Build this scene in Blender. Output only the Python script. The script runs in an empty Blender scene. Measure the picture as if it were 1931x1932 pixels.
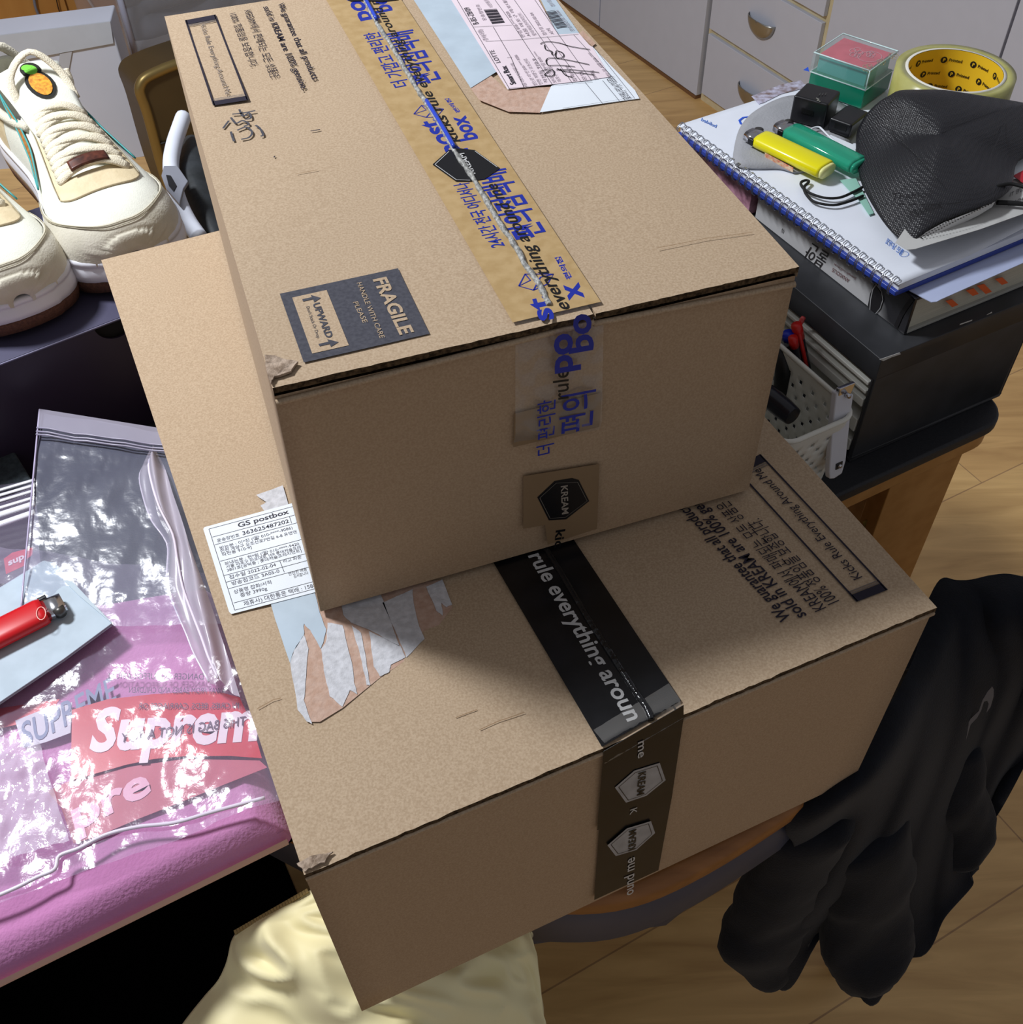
import bpy, bmesh, math, random
from mathutils import Vector, Matrix, noise
random.seed(7)
V = Vector
SC = bpy.context.scene
COL = SC.collection
# ------------------------------------------------------------------ camera
FPX, PIT, ROL, CZ = 1999.516, 0.8377841612, -0.024732136, 1.394
_f = V((0, math.cos(PIT), -math.sin(PIT))); _r = V((1, 0, 0)); _u = _r.cross(_f)
_r2 = _r * math.cos(ROL) + _u * math.sin(ROL); _u2 = -_r * math.sin(ROL) + _u * math.cos(ROL)
CAM = V((0, 0, CZ))
cd = bpy.data.cameras.new('camera'); cam = bpy.data.objects.new('camera', cd); COL.objects.link(cam)
cd.sensor_fit = 'HORIZONTAL'; cd.sensor_width = 36; cd.lens = FPX / 1931 * 36; cd.clip_start = .01
M4 = Matrix((_r2, _u2, -_f)).transposed().to_4x4(); M4.translation = CAM
cam.matrix_world = M4; SC.camera = cam
# ------------------------------------------------------------------ light
SC.view_settings.view_transform = 'Standard'; SC.view_settings.look = 'None'
SC.view_settings.gamma = 1; SC.view_settings.exposure = 0.0; SC.view_settings.use_curve_mapping = False
W = bpy.data.worlds.new('world'); SC.world = W; W.use_nodes = True
W.node_tree.nodes['Background'].inputs[0].default_value = (.95, .95, 1, 1)
W.node_tree.nodes['Background'].inputs[1].default_value = 0.25
def area(name, loc, target, sx, sy, power, col):
    l = bpy.data.lights.new(name, 'AREA'); l.shape = 'RECTANGLE'; l.size = sx; l.size_y = sy; l.energy = power; l.color = col
    o = bpy.data.objects.new(name, l); COL.objects.link(o); o.location = loc
    o.rotation_euler = (V(target) - V(loc)).to_track_quat('-Z', 'Y').to_euler(); return o
area('ceiling_light', (-1.07, .91, 2.3), (-1.07, .91, 0), .28, .28, 49, (.93, .96, 1.0))

# ------------------------------------------------------------------ helpers
def ray(x, y): return (_f + _r2 * ((x - 965.5) / FPX) - _u2 * ((y - 966) / FPX))
def P(x, y, z):
    D = ray(x, y); return CAM + D * ((z - CZ) / D.z)
def PP(x, y, a, n):
    D = ray(x, y); return CAM + D * ((V(a) - CAM).dot(n) / D.dot(n))
def C(r, g, b):
    f = lambda c: ((c / 255 + .055) / 1.055) ** 2.4 if c > 10 else c / 255 / 12.92
    return (f(r), f(g), f(b), 1)
MATS = {}
def mat(name, col, rough=.6, metal=0, spec=.5, var=0, vscale=30, vcol=None, bump=0, bscale=60, trans=0, sheen=0, coat=0, wood=None, alpha=1, ior=1.45, emit=None, detail=3):
    if name in MATS: return MATS[name]
    m = bpy.data.materials.new(name); m.use_nodes = True; nt = m.node_tree; b = nt.nodes['Principled BSDF']
    b.inputs['Base Color'].default_value = col; b.inputs['Roughness'].default_value = rough; b.inputs['Metallic'].default_value = metal
    b.inputs['Specular IOR Level'].default_value = spec; b.inputs['Transmission Weight'].default_value = trans
    b.inputs['Sheen Weight'].default_value = sheen; b.inputs['Coat Weight'].default_value = coat; b.inputs['IOR'].default_value = ior
    b.inputs['Alpha'].default_value = alpha
    tc = nt.nodes.new('ShaderNodeTexCoord')
    def nz(scale, det=detail, sock='Object', sc3=None):
        n = nt.nodes.new('ShaderNodeTexNoise'); n.inputs['Scale'].default_value = scale; n.inputs['Detail'].default_value = det
        if sc3:
            mp = nt.nodes.new('ShaderNodeMapping'); mp.inputs['Rotation'].default_value = (0, 0, sc3[3]); mp.inputs['Scale'].default_value = sc3[:3]
            nt.links.new(tc.outputs[sock], mp.inputs[0]); nt.links.new(mp.outputs[0], n.inputs['Vector'])
        else: nt.links.new(tc.outputs[sock], n.inputs['Vector'])
        return n
    if True:
        n = nz(vscale, sc3=wood)
        cr = nt.nodes.new('ShaderNodeValToRGB'); cr.color_ramp.elements[0].position = .35; cr.color_ramp.elements[1].position = .65
        v = var if var else .02
        c2 = vcol if vcol else tuple(min(1, c * (1 + v)) for c in col[:3]) + (1,)
        c1 = tuple(c * (1 - v) for c in col[:3]) + (1,) if not vcol else col
        cr.color_ramp.elements[0].color = c1; cr.color_ramp.elements[1].color = c2
        nt.links.new(n.outputs['Fac'], cr.inputs[0]); nt.links.new(cr.outputs[0], b.inputs['Base Color'])
    if bump:
        n = nz(bscale); bp = nt.nodes.new('ShaderNodeBump'); bp.inputs['Strength'].default_value = bump; bp.inputs['Distance'].default_value = .002
        nt.links.new(n.outputs['Fac'], bp.inputs['Height']); nt.links.new(bp.outputs[0], b.inputs['Normal'])
    if emit: b.inputs['Emission Color'].default_value = emit
    MATS[name] = m; return m

class MB:
    def __init__(s): s.v = []; s.f = []; s.m = []; s.mats = []; s.sm = []
    def mi(s, m):
        if m not in s.mats: s.mats.append(m)
        return s.mats.index(m)
    def add(s, vs, fs, m, smooth=False):
        o = len(s.v); s.v += [V(p) for p in vs]; k = s.mi(m)
        for f in fs: s.f.append([i + o for i in f]); s.m.append(k); s.sm.append(smooth)
        return s
    def prism(s, base, d, m, mtop=None):          # base polygon (list of Vector), extruded along d
        n = len(base); d = V(d); b = [V(p) for p in base]
        s.add(b + [p + d for p in b], [[(i), (i + 1) % n, n + (i + 1) % n, n + i] for i in range(n)] + [list(range(n))[::-1]], m)
        o = len(s.v) - n; s.f.append(list(range(o, o + n))); s.m.append(s.mi(mtop or m)); s.sm.append(False)
        return s
    def poly(s, pts, m): return s.add(pts, [list(range(len(pts)))], m)
    def box(s, o, a, b, c, m): o, a, b, c = map(V, (o, a, b, c)); return s.prism([o, o + a, o + a + b, o + b], c, m)
    def tube(s, pts, r, m, n=8, closed=False, flat=1.0, up=None):
        pts = [V(p) for p in pts]; N = len(pts); vs = []; fs = []
        rr = r if isinstance(r, (list, tuple)) else [r] * N
        pn = None
        for i, p in enumerate(pts):
            if closed: t = pts[(i + 1) % N] - pts[i - 1]
            else: t = pts[min(i + 1, N - 1)] - pts[max(i - 1, 0)]
            t = t.normalized() if t.length > 1e-9 else V((0, 0, 1))
            if up is not None: a = V(up)
            elif pn is not None: a = pn
            else: a = V((0, 0, 1)) if abs(t.z) < .9 else V((1, 0, 0))
            a = (a - t * a.dot(t)).normalized(); pn = a; b = t.cross(a)
            for k in range(n):
                an = 2 * math.pi * k / n; vs.append(p + a * math.cos(an) * rr[i] * flat + b * math.sin(an) * rr[i])
        for i in range(N if closed else N - 1):
            j = (i + 1) % N
            for k in range(n): fs.append([i * n + k, i * n + (k + 1) % n, j * n + (k + 1) % n, j * n + k])
        if not closed: fs += [list(range(n))[::-1], [(N - 1) * n + k for k in range(n)]]
        return s.add(vs, fs, m, True)
    def grid(s, fn, nu, nv, m, smooth=True, skip=None, mfn=None):
        vs = [fn(i / nu, j / nv) for j in range(nv + 1) for i in range(nu + 1)]
        o = len(s.v); s.v += [V(p) for p in vs]
        for j in range(nv):
            for i in range(nu):
                if skip and skip((i + .5) / nu, (j + .5) / nv): continue
                a = o + j * (nu + 1) + i
                s.f.append([a, a + 1, a + nu + 2, a + nu + 1]); s.sm.append(smooth)
                s.m.append(s.mi(mfn((i + .5) / nu, (j + .5) / nv) if mfn else m))
        return s
    def lathe(s, prof, c, m, n=32, ax=None, cap=False):
        c = V(c); N = len(prof)
        vs = [c + V((r * math.cos(2 * math.pi * k / n), r * math.sin(2 * math.pi * k / n), z)) for r, z in prof for k in range(n)]
        fs = [[i * n + k, i * n + (k + 1) % n, (i + 1) * n + (k + 1) % n, (i + 1) * n + k] for i in range(N - 1) for k in range(n)]
        if cap: fs += [[(N - 1) * n + k for k in range(n)], list(range(n))[::-1]]
        return s.add(vs, fs, m, True)
    def build(s, name, parent=None, local=False, bevel=0, solid=0, sub=0, fix=False, seg=2):
        me = bpy.data.meshes.new(name); me.from_pydata([tuple(p) for p in s.v], [], s.f)
        for m in s.mats: me.materials.append(m)
        for i, p in enumerate(me.polygons): p.material_index = s.m[i]; p.use_smooth = s.sm[i]
        if fix or bevel or solid:
            bm = bmesh.new(); bm.from_mesh(me); bmesh.ops.remove_doubles(bm, verts=bm.verts, dist=1e-6); bmesh.ops.recalc_face_normals(bm, faces=bm.faces); bm.to_mesh(me); bm.free()
        me.update(); o = bpy.data.objects.new(name, me); COL.objects.link(o)
        if parent:
            o.parent = parent
            if not local:
                L = parent.location.copy(); p = parent.parent
                if p is None: o.matrix_parent_inverse = parent_m(parent).inverted()
                else: o.matrix_parent_inverse = (parent_m(p) @ p_inv(parent)).inverted() if False else parent_m(parent).inverted()
        if solid: d = o.modifiers.new('solid', 'SOLIDIFY'); d.thickness = solid; d.offset = 0
        if bevel: d = o.modifiers.new('bevel', 'BEVEL'); d.width = bevel; d.segments = seg; d.limit_method = 'ANGLE'; d.angle_limit = .6; o.data.polygons.foreach_set('use_smooth', [True] * len(me.polygons)); w = o.modifiers.new('wn', 'WEIGHTED_NORMAL')
        if sub: d = o.modifiers.new('sub', 'SUBSURF'); d.levels = sub; d.render_levels = sub
        return o
def parent_m(p):           # world matrix without waiting for a depsgraph update
    m = Matrix.LocRotScale(p.location, p.rotation_euler, p.scale)
    if p.parent: m = parent_m(p.parent) @ p.matrix_parent_inverse @ m
    return m
def tag(o, label, cat, group=None):
    o['label'] = label; o['category'] = cat
    if group: o['group'] = group
    return o
def thing(name, loc, label, cat, group=None, rz=0):
    o = bpy.data.objects.new(name, None); COL.objects.link(o); o.location = loc; o.rotation_euler = (0, 0, rz); o.empty_display_size = .05
    return tag(o, label, cat, group)
def struct(o): o['kind'] = 'structure'; return o
# planes for printing: (point, normal)
def pl_h(z): return (V((0, 0, z)), V((0, 0, 1)))
def on(px, pl, off=0):
    q = PP(px[0], px[1], pl[0], pl[1]); return q + pl[1] * off
def text(mb, s, p0, p1, up, pl, m, off=.0004, bold=0, shear=0):
    c = bpy.data.curves.new('txt', 'FONT'); c.body = s; c.offset = bold; c.shear = shear; c.resolution_u = 3
    o = bpy.data.objects.new('txt', c); COL.objects.link(o)
    dg = bpy.context.evaluated_depsgraph_get(); me = bpy.data.meshes.new_from_object(o.evaluated_get(dg))
    w = max([v.co.x for v in me.vertices] + [.01]); x0 = min([v.co.x for v in me.vertices] + [0])
    a, b, t = on(p0, pl, off), on(p1, pl, off), on((p0[0] + up[0], p0[1] + up[1]), pl, off)
    ex = (b - a) / (w - x0); ey = (t - a) / .72
    mb.add([a + ex * (v.co.x - x0) + ey * v.co.y for v in me.vertices], [list(p.vertices) for p in me.polygons], m)
    bpy.data.objects.remove(o); bpy.data.curves.remove(c); bpy.data.meshes.remove(me)
def pxpoly(mb, pts, pl, m, off=.0003): mb.poly([on(p, pl, off) for p in pts], m)
def pxsolid(mb, pts, pl, m, th=.0002, off=.0): mb.prism([on(p, pl, off) for p in pts], pl[1] * th, m)
def stroke(mb, pts, w, pl, m, off=.0004):
    q = [on(p, pl, off) for p in pts]; n = pl[1]
    L = []; R = []
    for i, p in enumerate(q):
        t = (q[min(i + 1, len(q) - 1)] - q[max(i - 1, 0)]).normalized(); s = t.cross(n) * w / 2
        L.append(p + s); R.append(p - s)
    k = len(q)
    mb.add(L + R, [[i, i + 1, k + i + 1, k + i] for i in range(k - 1)], m)
def smooth(pts, n=6, closed=False):
    pts = [V(p) for p in pts]; N = len(pts); out = []
    for i in range(N if closed else N - 1):
        g = lambda k: pts[k % N] if closed else pts[max(0, min(N - 1, k))]
        p0, p1, p2, p3 = g(i - 1), g(i), g(i + 1), g(i + 2)
        for j in range(n):
            t = j / n
            out.append(.5 * (2 * p1 + (p2 - p0) * t + (2 * p0 - 5 * p1 + 4 * p2 - p3) * t * t + (3 * p1 - p0 - 3 * p2 + p3) * t ** 3))
    if not closed: out.append(pts[-1])
    return out
def Z(s, ox, oy):                 # crop-coordinate converter used for traced outlines
    return lambda *pts: [(ox + x / s, oy + y / s) for x, y in pts]
def OB(pA, pB, dep, z0, h):       # base rectangle from a front edge seen in the photo, true depth and height
    a, b = P(*pA, z0), P(*pB, z0); e = (b - a); n = V((-e.y, e.x, 0)).normalized()
    return a, e, n * dep, V((0, 0, h))

ZD, Z2, Z1 = .740, .935, 1.0936
A28 = math.radians(27.5)
UX = V((math.cos(A28), math.sin(A28), 0)); VX = V((-math.sin(A28), math.cos(A28), 0))
def UV(u, v, z=0): return UX * u + VX * v + V((0, 0, z))

# ------------------------------------------------------------------ materials
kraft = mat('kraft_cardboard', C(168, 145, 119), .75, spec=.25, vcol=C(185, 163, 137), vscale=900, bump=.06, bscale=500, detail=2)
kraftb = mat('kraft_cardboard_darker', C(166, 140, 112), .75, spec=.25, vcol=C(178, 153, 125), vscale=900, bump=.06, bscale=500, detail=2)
core = mat('corrugated_core', C(96, 78, 58), .95, spec=.05, vcol=C(50, 40, 30), vscale=500)
ink = mat('printed_ink', C(42, 38, 50), .7, spec=.2)
inkg = mat('printed_ink_grey', C(110, 100, 95), .7)
inkp = mat('printed_grey_panel', C(66, 66, 74), .75, vcol=C(78, 78, 86), vscale=500, spec=.2)
blue = mat('tape_blue_ink', C(24, 42, 150), .35)
black = mat('tape_black_ink', C(14, 14, 18), .35)
tapeb = mat('brown_packing_tape', C(172, 143, 98), .32, spec=.4, vcol=C(184, 156, 112), vscale=150, bump=.05, bscale=90)
tapek = mat('black_packing_tape', C(15, 15, 17), .27, spec=.5, bump=.05, bscale=60, vcol=C(24, 24, 27), vscale=60)
white_ink = mat('white_tape_print', C(190, 190, 190), .5)
paper = mat('white_paper', C(222, 228, 236), .6, spec=.3, var=.03, vscale=20)
paperb = mat('bluish_paper', C(176, 190, 202), .65, spec=.3, var=.05, vscale=60)
paperp = mat('pinkish_form_paper', C(224, 208, 216), .65, spec=.3, var=.03, vscale=30)
torn = mat('torn_paper', C(186, 186, 190), .85, spec=.1, vcol=C(205, 205, 210), vscale=250, bump=.3, bscale=300)
tornp = mat('torn_pink_kraft', C(180, 148, 130), .85, spec=.1, vcol=C(192, 164, 148), vscale=250, bump=.3, bscale=300)
def clear(name, col=(.9, .92, .95, 1), t=.75, rough=.12, bump=.6, bscale=25, spec=.05):
    m = bpy.data.materials.new(name); m.use_nodes = True; nt = m.node_tree; nt.nodes.clear()
    out = nt.nodes.new('ShaderNodeOutputMaterial'); tr = nt.nodes.new('ShaderNodeBsdfTransparent'); gl = nt.nodes.new('ShaderNodeBsdfGlossy'); df = nt.nodes.new('ShaderNodeBsdfDiffuse')
    m1 = nt.nodes.new('ShaderNodeMixShader'); m2 = nt.nodes.new('ShaderNodeMixShader'); fr = nt.nodes.new('ShaderNodeLayerWeight')
    gl.inputs['Roughness'].default_value = rough; df.inputs[0].default_value = col
    nz = nt.nodes.new('ShaderNodeTexNoise'); nz.inputs['Scale'].default_value = bscale; nz.inputs['Detail'].default_value = 4; tc = nt.nodes.new('ShaderNodeTexCoord')
    bp = nt.nodes.new('ShaderNodeBump'); bp.inputs['Strength'].default_value = bump; bp.inputs['Distance'].default_value = .002
    nt.links.new(tc.outputs['Object'], nz.inputs[0]); nt.links.new(nz.outputs['Fac'], bp.inputs['Height'])
    nt.links.new(bp.outputs[0], gl.inputs['Normal'])
    pw = nt.nodes.new('ShaderNodeMath'); pw.operation = 'POWER'; pw.inputs[1].default_value = 3; nt.links.new(fr.outputs['Facing'], pw.inputs[0])
    mm = nt.nodes.new('ShaderNodeMath'); mm.operation = 'MULTIPLY_ADD'; mm.inputs[1].default_value = .6; mm.inputs[2].default_value = spec; nt.links.new(pw.outputs[0], mm.inputs[0])
    m1.inputs[0].default_value = 1 - t; nt.links.new(tr.outputs[0], m1.inputs[1]); nt.links.new(df.outputs[0], m1.inputs[2])
    nt.links.new(mm.outputs[0], m2.inputs[0]); nt.links.new(m1.outputs[0], m2.inputs[1]); nt.links.new(gl.outputs[0], m2.inputs[2]); nt.links.new(m2.outputs[0], out.inputs[0])
    return m
bagm = clear('clear_plastic_bag', (.70, .60, .86, 1), .86, .16, .5, 60)
bagm2 = clear('milky_plastic_bag', (.62, .56, .66, 1), .42, .3, .3, 20)
tapec = clear('clear_tape', (.75, .72, .68, 1), .88, .15, .25, 40)
sheetp = clear('clear_folder_plastic', (.80, .86, 1, 1), .35, .2, .05, 10)
acryl = clear('clear_acrylic', (.8, .9, .95, 1), .90, .05, .0, 10)
boxcl = clear('clear_storage_plastic', (.7, .72, .8, 1), .75, .15, .3, 15)
oak = mat('oak_veneer', C(172, 120, 60), .45, vcol=C(188, 136, 76), vscale=6, wood=(1, 14, 8, -A28), bump=.03)
oakd = mat('dark_edge_wood', C(132, 84, 38), .42, vcol=C(152, 100, 50), vscale=8, wood=(1, 14, 8, -A28))
deskk = mat('black_desk_laminate', C(26, 27, 32), .55, bump=.1, bscale=700, vcol=C(34, 35, 40), vscale=500)
blackp = mat('black_plastic', C(24, 24, 28), .3)
chrome = mat('chrome', C(200, 200, 205), .18, metal=1)
whitep = mat('white_plastic', C(218, 218, 210), .4)
# ================================================================== SETTING
# laminate floor
def floor_mat():
    m = bpy.data.materials.new('wood_laminate'); m.use_nodes = True; nt = m.node_tree; b = nt.nodes['Principled BSDF']; b.inputs['Roughness'].default_value = .38
    tc = nt.nodes.new('ShaderNodeTexCoord'); mp = nt.nodes.new('ShaderNodeMapping'); mp.inputs['Rotation'].default_value = (0, 0, -A28)
    nt.links.new(tc.outputs['Object'], mp.inputs[0])
    br = nt.nodes.new('ShaderNodeTexBrick'); br.inputs['Scale'].default_value = 1; br.inputs['Brick Width'].default_value = .9; br.inputs['Row Height'].default_value = .19
    br.inputs['Mortar Size'].default_value = .0012; br.inputs['Color1'].default_value = C(218, 180, 120); br.inputs['Color2'].default_value = C(210, 168, 110); br.inputs['Mortar'].default_value = C(170, 134, 92)
    nt.links.new(mp.outputs[0], br.inputs[0])
    mp2 = nt.nodes.new('ShaderNodeMapping'); mp2.inputs['Rotation'].default_value = (0, 0, -A28); mp2.inputs['Scale'].default_value = (.9, 7, 1); nt.links.new(tc.outputs['Object'], mp2.inputs[0])
    n = nt.nodes.new('ShaderNodeTexNoise'); n.inputs['Scale'].default_value = 4; n.inputs['Detail'].default_value = 6; n.inputs['Distortion'].default_value = 1.2; nt.links.new(mp2.outputs[0], n.inputs[0])
    cr = nt.nodes.new('ShaderNodeValToRGB'); cr.color_ramp.elements[0].position = .3; cr.color_ramp.elements[1].position = .7; cr.color_ramp.elements[0].color = (.74, .68, .60, 1); cr.color_ramp.elements[1].color = (1.08, 1.08, 1.05, 1)
    nt.links.new(n.outputs[0], cr.inputs[0]); mx = nt.nodes.new('ShaderNodeMix'); mx.data_type = 'RGBA'; mx.blend_type = 'MULTIPLY'; mx.inputs[0].default_value = 1
    nt.links.new(br.outputs[0], mx.inputs[6]); nt.links.new(cr.outputs[0], mx.inputs[7]); nt.links.new(mx.outputs[2], b.inputs['Base Color'])
    return m
wallm = mat('white_wallpaper', C(205, 205, 205), .8, var=.02)
# room limits in (u, v): u -2.6..1.62, v -1.6..4.4
UW = 1.730 if False else None
w0 = (P(1155, 80, 0) + P(1325, 190, 0)) / 2
U_W = w0.dot(UX)                                       # front plane of the wardrobes
RU0, RU1, RV0, RV1 = -2.6, U_W + .6, -1.6, 4.6
mb = MB(); mb.prism([UV(RU0, RV0, -.05), UV(RU1, RV0, -.05), UV(RU1, RV1, -.05), UV(RU0, RV1, -.05)], (0, 0, .05), floor_mat()); struct(mb.build('floor'))
mb = MB(); mb.box(UV(RU0, RV1), UX * (RU1 - RU0), VX * .1, (0, 0, 2.4), wallm); struct(mb.build('wall_back'))
mb = MB(); mb.box(UV(RU1, RV0), UX * .1, VX * (RV1 - RV0), (0, 0, 2.4), wallm); struct(mb.build('wall_right'))
# wardrobes along the right wall
wn = -UX
def WP(x, y): q = PP(x, y, UX * U_W, UX); return q.dot(VX), q.z
doorm = mat('white_wardrobe_laminate', C(196, 200, 214), .5, var=.01)
trimm = mat('cream_cabinet_edge', C(205, 190, 150), .5, vcol=C(216, 204, 170), vscale=30)
vs_ = [WP(1130, 60)[0], WP(1330, 100)[0], WP(1552, 60)[0], WP(1905, 55)[0]]   # seams, v shrinks toward the camera
def slab(mb, v0, v1, z0, z1, d0, d1, m): mb.box(UV(U_W + d0, v0, z0), UX * (d1 - d0), VX * (v1 - v0), (0, 0, z1 - z0), m)
def wardrobe(v0, v1, label, splits):
    t = thing('wardrobe', UV(U_W + .3, (v0 + v1) / 2), label, 'wardrobe', 'white wardrobes along the wall')
    mb = MB(); slab(mb, v0 + .002, v1 - .002, 0.0, 2.1, .02, .55, doorm); mb.build('carcass', t)
    e = [v0] + splits + [v1]
    for a, b in zip(e[:-1], e[1:]):
        mb = MB(); slab(mb, a + .003, b - .003, .01, 2.08, 0, .0185, doorm); mb.build('door', t, bevel=.0015)
    mb = MB(); mb.v = []; slab(mb, v0 + .004, v1 - .004, 0.0, .009, -.001, .0195, mat('brown_plinth', C(120, 85, 55), .6)); mb.build('plinth_strip', t)
    return t
wardrobe(vs_[1] + .012, RV1 - .05, 'white panelled wardrobe with plain doors left of the drawer column', [vs_[0], vs_[0] + .55])
wardrobe(vs_[3] - 1.3, vs_[2] - .012, 'white flat-door wardrobe right of the drawer column behind the tape roll', [vs_[3]])
t = thing('drawer_cabinet', UV(U_W + .3, (vs_[1] + vs_[2]) / 2), 'narrow white drawer column with cream edges and half-moon handles', 'drawers')
mb = MB(); slab(mb, vs_[2] - .008, vs_[1] + .008, 0, 2.1, .012, .55, trimm); mb.build('carcass', t)
zs = [WP(1345, 68)[1], WP(1345, 0)[1]]
zm = WP(1430, 120)[1]
dz = .225 * .8
z_edge = (WP(1345, 65)[1] + WP(1538, 183)[1]) / 2
ptich = .172
for k in range(-2, 9):
    z0 = z_edge + .006 + k * ptich; z1 = z0 + ptich - .014
    if z0 < .01: z0 = .012
    if z1 - z0 < .03: continue
    mb = MB(); slab(mb, vs_[2] + .006, vs_[1] - .006, z0, z1, .0, .0115, doorm); d = mb.build('drawer', t, bevel=.001)
    hz = z0 + (z1 - z0) * .60; hv = (vs_[1] + vs_[2]) / 2
    if z1 - z0 < .1: continue
    mb = MB()
    def hf(i, j):
        a = math.pi * i; rr = .048 * j
        return UV(U_W - .004 - .016 * math.sin(j * math.pi * .5) * 1.0 * (1 - .0 * i) if j < 1 else U_W - .0005, hv, hz) + VX * (math.cos(a) * rr) + V((0, 0, -math.sin(a) * rr * .95))
    def hf2(i, j):
        a = math.pi * i; rr = .050 * j; dd = .018 * math.sqrt(max(0, 1 - j * j)) + .0005
        return UV(U_W - dd, hv, hz) + VX * (math.cos(a) * rr) + V((0, 0, -math.sin(a) * rr * .9))
    mb.grid(hf2, 20, 8, mat('satin_nickel', C(168, 166, 160), .35, metal=.9)); mb.build('handle', d, solid=.0015)
# wooden cabinet at the back with cables
wv = 3.4
t = thing('wooden_cabinet', UV(-1, wv + .2), 'honey-coloured wooden cabinet front behind the white paper bag', 'cabinet')
oakl = mat('honey_wood_panel', C(178, 122, 58), .5, vcol=C(190, 136, 70), vscale=3, wood=(6, 6, .7, 0))
mb = MB(); mb.box(UV(-2.5, wv, 0), UX * 3.0, VX * .5, (0, 0, 1.1), oakl); mb.build('carcass', t, bevel=.003)
mb = MB()
for u in (-2.1, -1.1, -.1):
    mb.box(UV(u - .45, wv - .016, .06), UX * .9, VX * .015, (0, 0, 1.0), oakl)
mb.build('door_panels', t, bevel=.002)
def onW(x, y, d=.03): return PP(x, y, VX * (wv - d), VX)
cabw = mat('white_cable', C(225, 228, 235), .4); cabg = mat('grey_cable', C(120, 120, 130), .4); cabb = mat('brown_cable', C(60, 40, 25), .4)
for name, pts, r, m, lab in (('power_cable', [(60, -40), (66, 10), (78, 40), (84, 64), (90, 110)], .004, cabg, 'thick grey cable hanging down the wooden cabinet at far left'),
    ('thin_cable', [(100, -40), (110, 15), (122, 38), (137, 54), (150, 90)], .0018, cabb, 'thin dark cable on the wooden cabinet between the grey and white ones'),
    ('charging_cable', [(150, -30), (167, 0), (182, 22), (196, 42), (215, 70), (235, 105), (250, 135), (256, 150), (250, 162)], .0035, cabw, 'white cable running behind the paper bag to its right edge')):
    mb = MB(); mb.tube(smooth([onW(*p) for p in pts], 5), r, m); tag(mb.build(name), lab, 'cable')
# white paper bag
yb = P(283, 295, .0)
bn = V((-math.sin(math.radians(7)), math.cos(math.radians(7)), 0)); be = V((math.cos(math.radians(7)), math.sin(math.radians(7)), 0))
t = thing('paper_bag', yb - be * .2, 'white paper carrier bag with folded top standing behind the sneakers', 'bag')
bagp = mat('white_bag_paper', C(205, 210, 225), .7, var=.03, vscale=5, bump=.1, bscale=8)
plb = (yb, -bn)
def onB(x, y, d=0): return PP(x, y, yb - bn * d, bn)
c = [onB(283, 295), onB(-160, 372), onB(-160, 88), onB(208, 42)]
mb = MB(); mb.prism([p for p in c], bn * .10, bagp); mb.build('bag_body', t, bevel=.004)
mb = MB(); mb.prism([onB(*p, .006) for p in ((214, 82), (-160, 150), (-160, 87), (208, 41))], bn * .005, mat('bag_paper_fold', C(190, 196, 206), .7)); mb.build('folded_rim', t)
mb = MB(); mb.prism([onB(*p, .004) for p in ((113, 101), (136, 97), (131, 125), (125, 170), (108, 168), (109, 135))], bn * .003, mat('paper_strap', C(186, 188, 195), .7)); mb.build('strap', t); mb = MB()
mb.prism([onB(*p, .004) for p in ((30, 112), (46, 108), (62, 150), (66, 180), (50, 180), (40, 150))], bn * .003, mat('paper_strap', C(186, 188, 195), .7)); mb.build('strap', t)
# olive suitcase with brass rim
sb = P(330, 380, 0)
t = thing('suitcase', sb, 'dark olive case with rounded brass rim standing behind the cartons', 'suitcase')
sn = (V((sb.x, sb.y, 0))).normalized(); sd = V((math.cos(.62), math.sin(.62), 0)); sn = V((-sd.y, sd.x, 0))
def onS(x, y, d=0): return PP(x, y, sb - sn * d, sn)
ol = [onS(*p) for p in ((346, 420), (310, 330), (278, 215), (264, 175), (266, 158), (276, 146), (300, 134), (330, 122), (420, 92))]
bt = [V((ol[0].x, ol[0].y, 0)), V((ol[-1].x, ol[-1].y, 0))]
outl = smooth(ol, 4)
mb = MB(); mb.prism([bt[0]] + outl + [bt[1]], sn * .12, mat('olive_shell', C(66, 52, 28), .5, vcol=C(76, 60, 34), vscale=6)); mb.build('shell', t, fix=True)
mb = MB(); mb.tube([bt[0] + V((0, 0, .012))] + outl, .012, mat('brass_rim', C(140, 120, 74), .4, metal=.7)); mb.build('rim', t)
mb = MB(); q = [onS(*p, .004) for p in ((300, 272), (330, 265))]; mb.tube([q[0], q[1]], .003, mat('dark_seam', C(25, 18, 8), .6)); mb.build('seam', t)
# clear storage box with dark clothes
cb = onS(270, 160); 
b0 = V((sb.x, sb.y, 0)) + sn * .45 - sd * .18
t = thing('storage_box', b0 + sd * .4, 'clear plastic storage box with dark clothes inside, at the top edge', 'storage box')
def onC(x, y, d=0): return PP(x, y, b0 - sn * d, sn)
tl = onC(232, -60); zb_ = onC(268, 130).z; zt_ = onC(215, -80).z
o0 = V((onC(256, 130).x, onC(256, 130).y, zb_))
mb = MB(); mb.box(o0, sd * .9, sn * .4, (0, 0, zt_ - zb_), boxcl); mb.build('box_body', t, bevel=.01)
mb = MB()
for z in (zb_ + .012, zt_ - .03): mb.tube([o0 + V((0, 0, z - zb_)) + sn * .4, o0 + V((0, 0, z - zb_)), o0 + V((0, 0, z - zb_)) + sd * .9], .010, mat('frosted_rib', C(170, 172, 190), .4))
mb.tube([o0 + sd * .01 + V((0, 0, .02)), o0 + sd * .01 + V((0, 0, zt_ - zb_))], .008, mat('frosted_rib', C(170, 172, 190), .4)); mb.build('ribs', t)
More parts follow.
